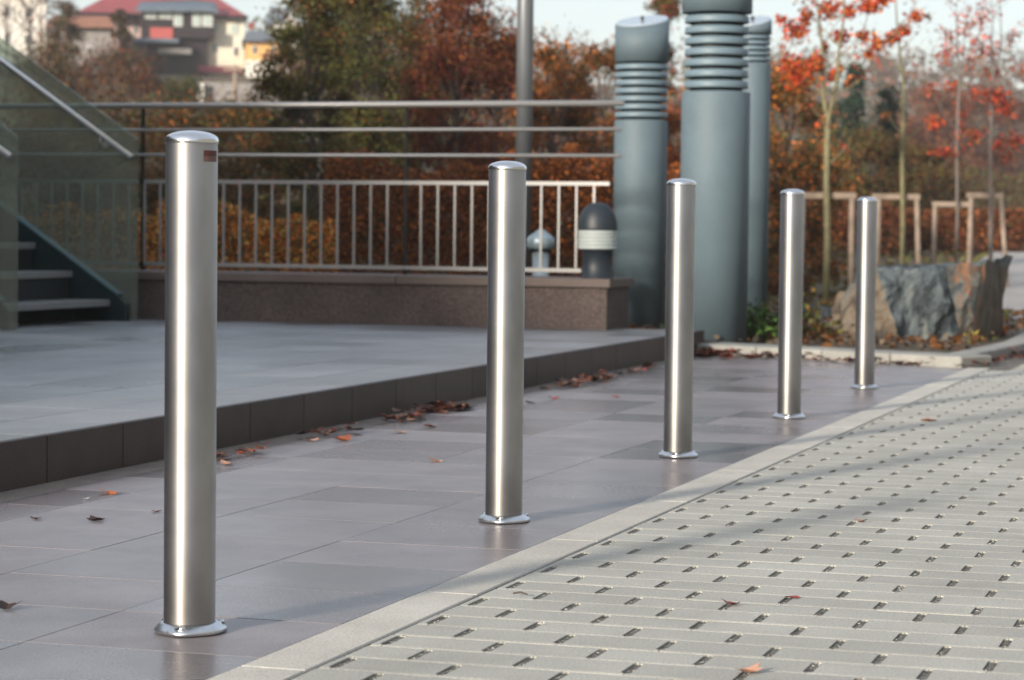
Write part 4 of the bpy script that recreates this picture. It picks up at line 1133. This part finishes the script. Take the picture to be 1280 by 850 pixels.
# leaf litter in the bed and grass
nr = np.random.default_rng(77); n = 5200
P = np.stack([nr.uniform(-4.4, .1, n), nr.uniform(11.6, 19.5, n), np.full(n, .075)], 1)
P = P[(P[:, 1] > 11.5-(P[:, 0]+1.7)*.463+.45) | (P[:, 0] < -1.9)]
P[:, 2] += nr.uniform(-.02, .03, len(P))
o = leaf_mesh('leaf_litter', P, .06, ['russet', 'brown', 'greybrown', 'moss', 'rust'], [.8, 4.5, 3, 2.4, .0], flat=.8, rng=nr); tag(o, 'russet leaf litter covering the soil round the boulder', 'leaf litter', kind='stuff')
n = 16000
ang = nr.uniform(R(-33), R(2), n); dist = 18+nr.uniform(0, 1, n)**1.4*40
X = CAM.x+dist*np.sin(ang); Y = CAM.y+dist*np.cos(ang); keep = ~((X > -3.6) & (Y > 16) & (X > -1.0-(Y-17)*.09)); X = X[keep]; Y = Y[keep]
P = np.stack([X, Y, np.array([ground_z(a, b) for a, b in zip(X, Y)])+.03], 1)
o = leaf_mesh('rough_grass', P, .12, ['moss', 'olive', 'brown', 'green'], [2, 3, 3, .6], flat=.4, rng=nr); tag(o, 'rough grass and leaves beyond the platform', 'grass', kind='stuff')

# ================================================================= FALLEN LEAVES
FL = {'rust': 'rust', 'orange': 'orange', 'brown': 'brown', 'pale': 'greybrown', 'red': 'crimson', 'dark': 'bark'}
leafmat('dry_brown', (.075, .032, .02), trans=0); leafmat('dry_rust', (.15, .045, .022), trans=0); leafmat('dry_orange', (.42, .11, .03)); leafmat('dry_tan', (.30, .17, .12), trans=0); leafmat('dry_red', (.16, .035, .03), trans=0); leafmat('dry_white', (.70, .66, .62)); leafmat('dry_dark', (.045, .03, .028))
def curled_leaf(bm, c, s, rng, mi=0):
    """lobed leaf outline, curled up at the rim"""
    a0 = rng.uniform(0, 6.28); n = 12; curl = rng.uniform(.15, .55); tl = rng.uniform(-.35, .35); tl2 = rng.uniform(-.35, .35)
    cen = bm.verts.new((c[0], c[1], c[2]+.004)); ring = []
    for i in range(n):
        a = a0+2*math.pi*i/n; r = s*.5*(1.0 if i % 2 == 0 else .74)*(1.2 if i == 0 else rng.uniform(.8, 1.05))
        x, y = math.cos(a)*r, math.sin(a)*r*.8
        z = abs(curl*(x*math.cos(a0)+y*math.sin(a0)))*.9+rng.uniform(0, .06)*s+x*tl*.5+y*tl2*.5
        ring.append(bm.verts.new((c[0]+x, c[1]+y, c[2]+z)))
    cen.co.z = c[2]; lowz = min(v.co.z for v in ring+[cen]); dz_ = c[2]-lowz
    for v in ring+[cen]: v.co.z += dz_
    for i in range(n):
        f = bm.faces.new((cen, ring[i], ring[(i+1) % n])); f.material_index = mi
def fallen(px_, py_, s, m, label, z=.0012, squash=1.0, seed=0):
    rng = random.Random(seed); g = on(px_, py_, z)
    bm = bmesh.new(); curled_leaf(bm, (0, 0, 0), s*1.2, rng)
    o = build('fallen_leaf', bm, LEAF[m], None, (g.x, g.y, z)); tag(o, label, 'leaf', 'single fallen leaves on the paving')
for i, a in enumerate([
    (135, 617, .062, 'dry_orange', 'bright orange crumpled leaf by the step, left of the nearest bollard'),
    (120, 651, .045, 'dry_dark', 'dark leaf on the slabs below the orange leaf'),
    (45, 649, .035, 'dry_brown', 'small brown leaf near the left edge of the slabs'),
    (8, 761, .055, 'dry_dark', 'dark curled leaf at the left edge of the picture'),
    (107, 624, .022, 'dry_white', 'tiny white scrap beside the orange leaf'),
    (196, 640, .03, 'dry_brown', 'small brown leaf touching the left side of the nearest bollard'),
    (284, 581, .05, 'dry_tan', 'pale tan leaf at the step, just right of the nearest bollard'),
    (389, 551, .06, 'dry_tan', 'tan leaf at the step between the first two bollards, left of its neighbour'),
    (428, 551, .07, 'dry_rust', 'pinkish rust leaf at the step between the first two bollards'),
    (446, 544, .03, 'dry_dark', 'small dark leaf right of the pinkish rust leaf'),
    (500, 541, .07, 'dry_tan', 'pale upturned leaf in front of the leaf pile'),
    (537, 534, .06, 'dry_brown', 'dark brown leaf in front of the leaf pile'),
    (545, 577, .05, 'dry_tan', 'flat pinkish leaf alone on the slabs left of the second bollard'),
    (692, 499, .06, 'dry_red', 'reddish leaf on the slabs right of the second bollard'),
    (769, 497, .05, 'dry_red', 'small red leaf between the second and third bollards'),
    (663, 504, .05, 'dry_dark', 'dark leaf touching the right side of the second bollard'),
    (897, 469, .05, 'dry_dark', 'small dark leaf on the slabs right of the third bollard'),
    (915, 756, .040, 'dry_red', 'dark red leaf on the drain pavers, left of its near twin'),
    (990, 747, .036, 'dry_red', 'red brown leaf on the drain pavers, right of its near twin'),
    (936, 841, .046, 'dry_tan', 'pale tan leaf with a stalk at the bottom edge of the drain pavers'),
    (1076, 652, .040, 'dry_tan', 'pale rusty leaf in the middle of the drain pavers'),
    (1160, 526, .07, 'dry_tan', 'flat pinkish leaf far back on the drain pavers'),
    (677, 781, .016, 'dry_white', 'tiny white chip on the drain pavers near the kerb'),
    (847, 540, .0001, 'dry_white', '')]):
    if a[4]: fallen(*a[:4], a[4], seed=300+i)
g = on(650, 746); bm = bmesh.new(); add_tube(bm, [(-.016, .0, .004), (0, .002, .007), (.018, -.003, .004)], [.0022, .0026, .0016], 6)
o = build('twig', bm, M['bark_dark'], None, (g.x, g.y, .003)); tag(o, 'short brown twig lying on the pavers beside the kerb', 'twig')
# drifts of leaves
def drift(name, spots, n, label, seed, mats=('dry_rust', 'dry_brown', 'dry_red', 'dry_tan', 'dry_dark'), z=.002, s=.052):
    rng = random.Random(seed); bm = bmesh.new()
    for (x0, y0, x1, y1, spread, cnt) in spots:
        a, b = on(x0, y0, z), on(x1, y1, z)
        for k in range(int(cnt*1.9)):
            q = a.lerp(b, rng.random()); hgt = abs(rng.gauss(0, .016))
            curled_leaf(bm, (q.x+rng.gauss(0, spread), q.y+rng.gauss(0, spread), z+hgt), s*rng.uniform(.7, 1.5), rng, rng.randrange(len(mats)))
    bmesh.ops.recalc_face_normals(bm, faces=bm.faces)
    me = bpy.data.meshes.new(name); bm.to_mesh(me); bm.free()
    for m in mats: me.materials.append(LEAF[m])
    o = mesh_obj(name, me); tag(o, label, 'leaves', kind='stuff')
drift('leaf_drift', [(530, 516, 585, 511, .03, 34), (485, 530, 530, 522, .025, 14), (380, 549, 440, 541, .02, 10), (275, 575, 320, 565, .02, 9)], 0, 'drift of rust leaves against the step between the first two bollards', 1)
drift('leaf_drift', [(700, 486, 760, 473, .03, 40), (765, 472, 825, 458, .03, 12)], 0, 'thin drift of leaves against the step between the second and third bollards', 2)
drift('leaf_drift', [(870, 446, 905, 442, .05, 70), (905, 447, 960, 448, .05, 30)], 0, 'orange leaf heap at the corner of step and border kerb', 3, mats=('dry_rust', 'dry_brown', 'dry_red', 'dry_brown'), s=.06)
drift('leaf_drift', [(960, 449, 1190, 458, .05, 60)], 0, 'scattered leaves along the front of the border kerb', 4)
drift('leaf_drift', [(1210, 459, 1285, 438, .06, 90)], 0, 'russet leaves along the border kerb at the right', 5)

# ================================================================= HOUSES ON THE HILL
def far_box(parent, name, m, x0, x1, ytop, ybot, depth, thick, off=0.0):
    """box whose front spans the given picture columns/rows at the given distance; parent frame faces the camera"""
    a = at(x0, ybot, depth); b = at(x1, ytop, depth)
    w = (x1-x0)*depth/FPX; h_ = (ybot-ytop)*depth/FPX
    px0 = (x0-parent['cx'])*depth/FPX; z0 = at((x0+x1)/2, ybot, depth).z-parent.location.z
    bm = bmesh.new(); add_box(bm, px0, px0+w, off, off+thick, z0, z0+h_)
    return build(name, bm, m, parent)
def house_root(name, cx, depth, label):
    p = at(cx, 300, depth); g = ground_z(p.x, p.y)
    t = empty(name, (p.x, p.y, g), YAW+math.atan2(-(cx-640), FPX)*1.0, label=label, cat='house'); t['cx'] = cx
    return t
def add_window(parent, x0, x1, y0, y1, depth, off, glass='glass_far', frame='white'):
    fr = far_box(parent, 'window', M[frame], x0, x1, y0, y1, depth, .06, off-.055)
    ix, iy = (x1-x0)*.14, (y1-y0)*.12
    pa = far_box(parent, 'pane', M[glass], x0+ix, x1-ix, y0+iy, y1-iy, depth, .03, off-.075); pa.parent = fr
    return fr
D = 150
S = D/FPX
h = house_root('house', 220, D, 'large hill house with a red tiled roof, cream side wall and dark wooden veranda')
hz_ = h.location.z
def hx(x): return (x-220)*S
def hz(y, x=220): return at(x, y, D).z-hz_
bm = bmesh.new(); add_box(bm, hx(258), hx(304), 0, 8, hz(100), hz(20)); build('side_wall', bm, M['cream'], h)
bm = bmesh.new(); add_box(bm, hx(128), hx(258)-.01, .8, 8, hz(100), hz(20)); build('wall', bm, M['pink'], h)
# roof: hipped, ridge parallel to the front
bm = bmesh.new()
e0, e1 = hx(95), hx(308); zr = hz(-16); ze = hz(21)
v = [bm.verts.new(q) for q in ((e0, -.6, ze), (e1, -.6, ze), (e1, 8.6, ze), (e0, 8.6, ze), (e0+2.4, 4, zr), (hx(262), 4, zr))]
for f in ((0,1,5,4), (1,2,5), (2,3,4,5), (3,0,4)): bm.faces.new([v[i] for i in f])
bm.faces.new([v[i] for i in (0,3,2,1)])
rf = build('roof', bm, [M['redroof'], M['maroon']], h)
for p_ in rf.data.polygons:
    if p_.center.x > hx(258): p_.material_index = 1
bm = bmesh.new(); add_box(bm, e0, e1, -.66, -.58, ze-.12, ze+.06); build('gutter', bm, M['darkwood'], h)
bm = bmesh.new(); add_box(bm, hx(180), hx(190), 3.2, 4.1, hz(0), hz(-26)); build('chimney', bm, M['tileroof'], rf)
add_window(h, 264.5, 270.5, 54, 67, D, 0); add_window(h, 290, 296, 58, 71, D, 0); add_window(h, 285, 296, 30, 44, D, 0, 'curtain', 'cream'); add_window(h, 266, 272, 28, 40, D, 0, 'curtain', 'cream')
add_window(h, 158, 164, 16, 28, D, .8); add_window(h, 166, 171, 32, 42, D, .8)
# veranda
ve = far_box(h, 'veranda', M['darkwood'], 176, 266, 12, 50, D, .85, -.8)
far_box(h, 'veranda_panel', M['redpanel'], 187, 215, 37, 51, D, .06, -.87)
far_box(h, 'veranda_rail', M['darkwood'], 216, 267, 36, 50, D, .3, -1.15)
for x0, x1 in ((181, 195), (198, 214), (216, 227), (239, 249), (251, 264)):
    w_ = far_box(h, 'window', M['white'], x0, x1, 16, 35 if x0 > 215 else 26, D, .05, -.85)
    pa = far_box(h, 'pane', M['curtain'], x0+1, x1-1, 17.2, (35 if x0 > 215 else 26)-1.2, D, .03, -.875); pa.parent = w_
bm = bmesh.new()
v = [bm.verts.new(q) for q in ((hx(170), -1.4, hz(19)), (hx(262), -1.4, hz(17)), (hx(270), -1.4, hz(20)), (hx(268), -.2, hz(8)), (hx(240), -.2, hz(5)), (hx(176), -.2, hz(9)))]
bm.faces.new(v); r_ = bmesh.ops.extrude_face_region(bm, geom=list(bm.faces)); bmesh.ops.translate(bm, verts=[q for q in r_['geom'] if isinstance(q, bmesh.types.BMVert)], vec=(0, 0, .22))
build('veranda_roof', bm, M['greyroof'], h)
bm = bmesh.new(); add_box(bm, hx(148), hx(222), -2.0, -.6, hz(57), hz(52)); build('lower_roof', bm, M['greyroof'], h)
far_box(h, 'lower_storey', M['darkwood'], 176, 258, 50, 100, D, .7, -.6)
far_box(h, 'awning', M['stonewall'], 196, 238, 63, 70, D, .5, -1.3)
far_box(h, 'shed', M['darkwood'], 150, 180, 58, 96, D, 1.0, -1.9)
far_box(h, 'base_wall', M['maroon'], 246, 300, 84, 92, D, .4, -.9)

h2 = house_root('house', 327, D-5, 'small yellow house with a slate blue roof right of the red roofed house')
D2 = D-5
far_box(h2, 'wall', M['yellow'], 306, 346, 52, 80, D2, 6); far_box(h2, 'white_wall', M['white'], 306, 330, 76, 100, D2, 5, -.1)
def far_prism(parent, name, m, pts, depth, y0, y1):
    P2 = [((x-parent['cx'])*depth/FPX, at(x, y, depth).z-parent.location.z) for x, y in pts]
    bm = bmesh.new(); add_prism(bm, P2, 'y', y0, y1); return build(name, bm, m, parent)
far_prism(h2, 'roof', M['greyroof'], [(301, 53), (308, 40), (338, 40), (350, 53)], D2, -.5, 6.5)
add_window(h2, 314, 320, 58, 68, D2, 0); add_window(h2, 338, 343, 58, 68, D2, 0)
far_prism(h2, 'porch_roof', M['tileroof'], [(325, 79), (330, 69), (358, 69), (364, 79)], D2, -2.2, 0-.05)
far_box(h2, 'porch_wall', M['white'], 328, 360, 79, 97, D2, 1.8, -2)

h3 = house_root('house', 352, D+45, 'white gabled house with a grey roof partly behind the dense trees')
D3 = D+45
far_prism(h3, 'wall', M['white'], [(340, 60), (340, 34), (358, 18), (374, 34), (374, 60)], D3, 0, 9)
far_prism(h3, 'roof', M['greyroof'], [(330, 30), (338, 10), (358, 13), (345, 32)], D3, -.4, 9.4)
add_window(h3, 354, 360, 34, 44, D3, 0)

D4 = 135
h4 = house_root('house', 22, D4, 'white house at the upper left corner behind bare branches')
far_box(h4, 'wall', M['white'], -40, 56, -10, 80, D4, 7)
far_prism(h4, 'roof', M['tileroof'], [(-48, -8), (-30, -34), (40, -34), (60, -8)], D4, -.5, 7.5)
for x0 in (-20, 4, 30): add_window(h4, x0, x0+9, 8, 24, D4, 0); add_window(h4, x0, x0+9, 42, 58, D4, 0)
h5 = house_root('house', 100, D4, 'low old barn with a brown tiled roof between the white and the red roofed house')
far_box(h5, 'wall', M['stonewall'], 62, 138, 34, 92, D4, 5)
far_prism(h5, 'roof', M['tileroof'], [(56, 36), (66, 22), (134, 22), (142, 36)], D4, -.5, 5.5)
for x0 in (84, 108): add_window(h5, x0, x0+8, 58, 70, D4, 0)

rw = house_root('retaining_wall', 290, 118, 'grey retaining wall with a white end pillar below the houses'); rw['category'] = 'wall'
far_box(rw, 'wall', M['stonewall'], 250, 345, 104, 142, 118, 1.0)
far_box(rw, 'pillar', M['white'], 247, 254, 105, 134, 118, .5, -.55)
p = at(293, 300, 112); g0 = ground_z(p.x, p.y); t = empty('utility_pole', (p.x, p.y, g0), label='thin wooden pole in front of the retaining wall', cat='pole')
bm = bmesh.new(); add_lathe(bm, [(.12, 0), (.10, at(293, 82, 112).z-g0)], 10); build('pole', bm, M['stake'], t)
bm = bmesh.new(); add_box(bm, -.5, .5, -.05, .05, at(293, 86, 112).z-g0-.1, at(293, 86, 112).z-g0); build('crossarm', bm, M['stake'], t, (0, -.16, 0))
# bare birch-like trees before the white house
def bare_tree(x, depth, ytop, seed, label):
    rng = random.Random(seed); p = at(x, 300, depth); g = ground_z(p.x, p.y); h_ = at(x, ytop, depth).z-g
    t = empty('bare_tree', (p.x, p.y, g), label=label, cat='tree', group='bare trees before the white house')
    bm = bmesh.new(); ends = []; pts = [Vector((0, 0, -.2))]; q = Vector((0, 0, -.2))
    for s in range(7): q = q+Vector((rng.uniform(-.12, .12), rng.uniform(-.12, .12), h_/7)); pts.append(q.copy())
    add_tube(bm, pts, [h_*.014*(1-.12*i) for i in range(8)], 7); build('trunk', bm, M['bark_dark'], t)
    bm = bmesh.new()
    for i in range(1, 8):
        for k in range(5):
            a = rng.uniform(0, 6.28); grow(bm, pts[i], Vector((math.cos(a), math.sin(a), 1.1)), h_*.2, h_*.005, 1, rng, ends, .2, 4, 3)
    build('branches', bm, M['twig'], t)
    nr = np.random.default_rng(seed); P = np.concatenate([np.array(e)+nr.normal(size=(2, 3))*.3 for e in ends[::6]])
    leaf_mesh('leaves', P, .17, ['brown', 'greybrown', 'rust'], [2, 2, 1], t, rng=nr)
bare_tree(8, 100, -30, 1, 'leftmost bare tree, at the upper left corner'); bare_tree(34, 96, -40, 2, 'bare tree with a pale stem before the middle of the white house'); bare_tree(56, 104, -20, 3, 'bare tree at the right corner of the white house')

# ================================================================= AIR
zt = 70.0; zb = -20.0
bm = bmesh.new(); add_box(bm, -420, 260, -60, 470, zb, zt)
hm = bpy.data.materials.new('thin haze'); hm.use_nodes = True; N = hm.node_tree.nodes; N.remove(N['Principled BSDF'])
vol = N.new('ShaderNodeVolumePrincipled'); vol.inputs['Color'].default_value = (.93, .96, 1, 1); vol.inputs['Density'].default_value = .0006
hm.node_tree.links.new(vol.outputs[0], N['Material Output'].inputs['Volume'])
hz_o = build('haze', bm, hm); tag(hz_o, 'thin pale autumn haze', 'haze', kind='stuff')
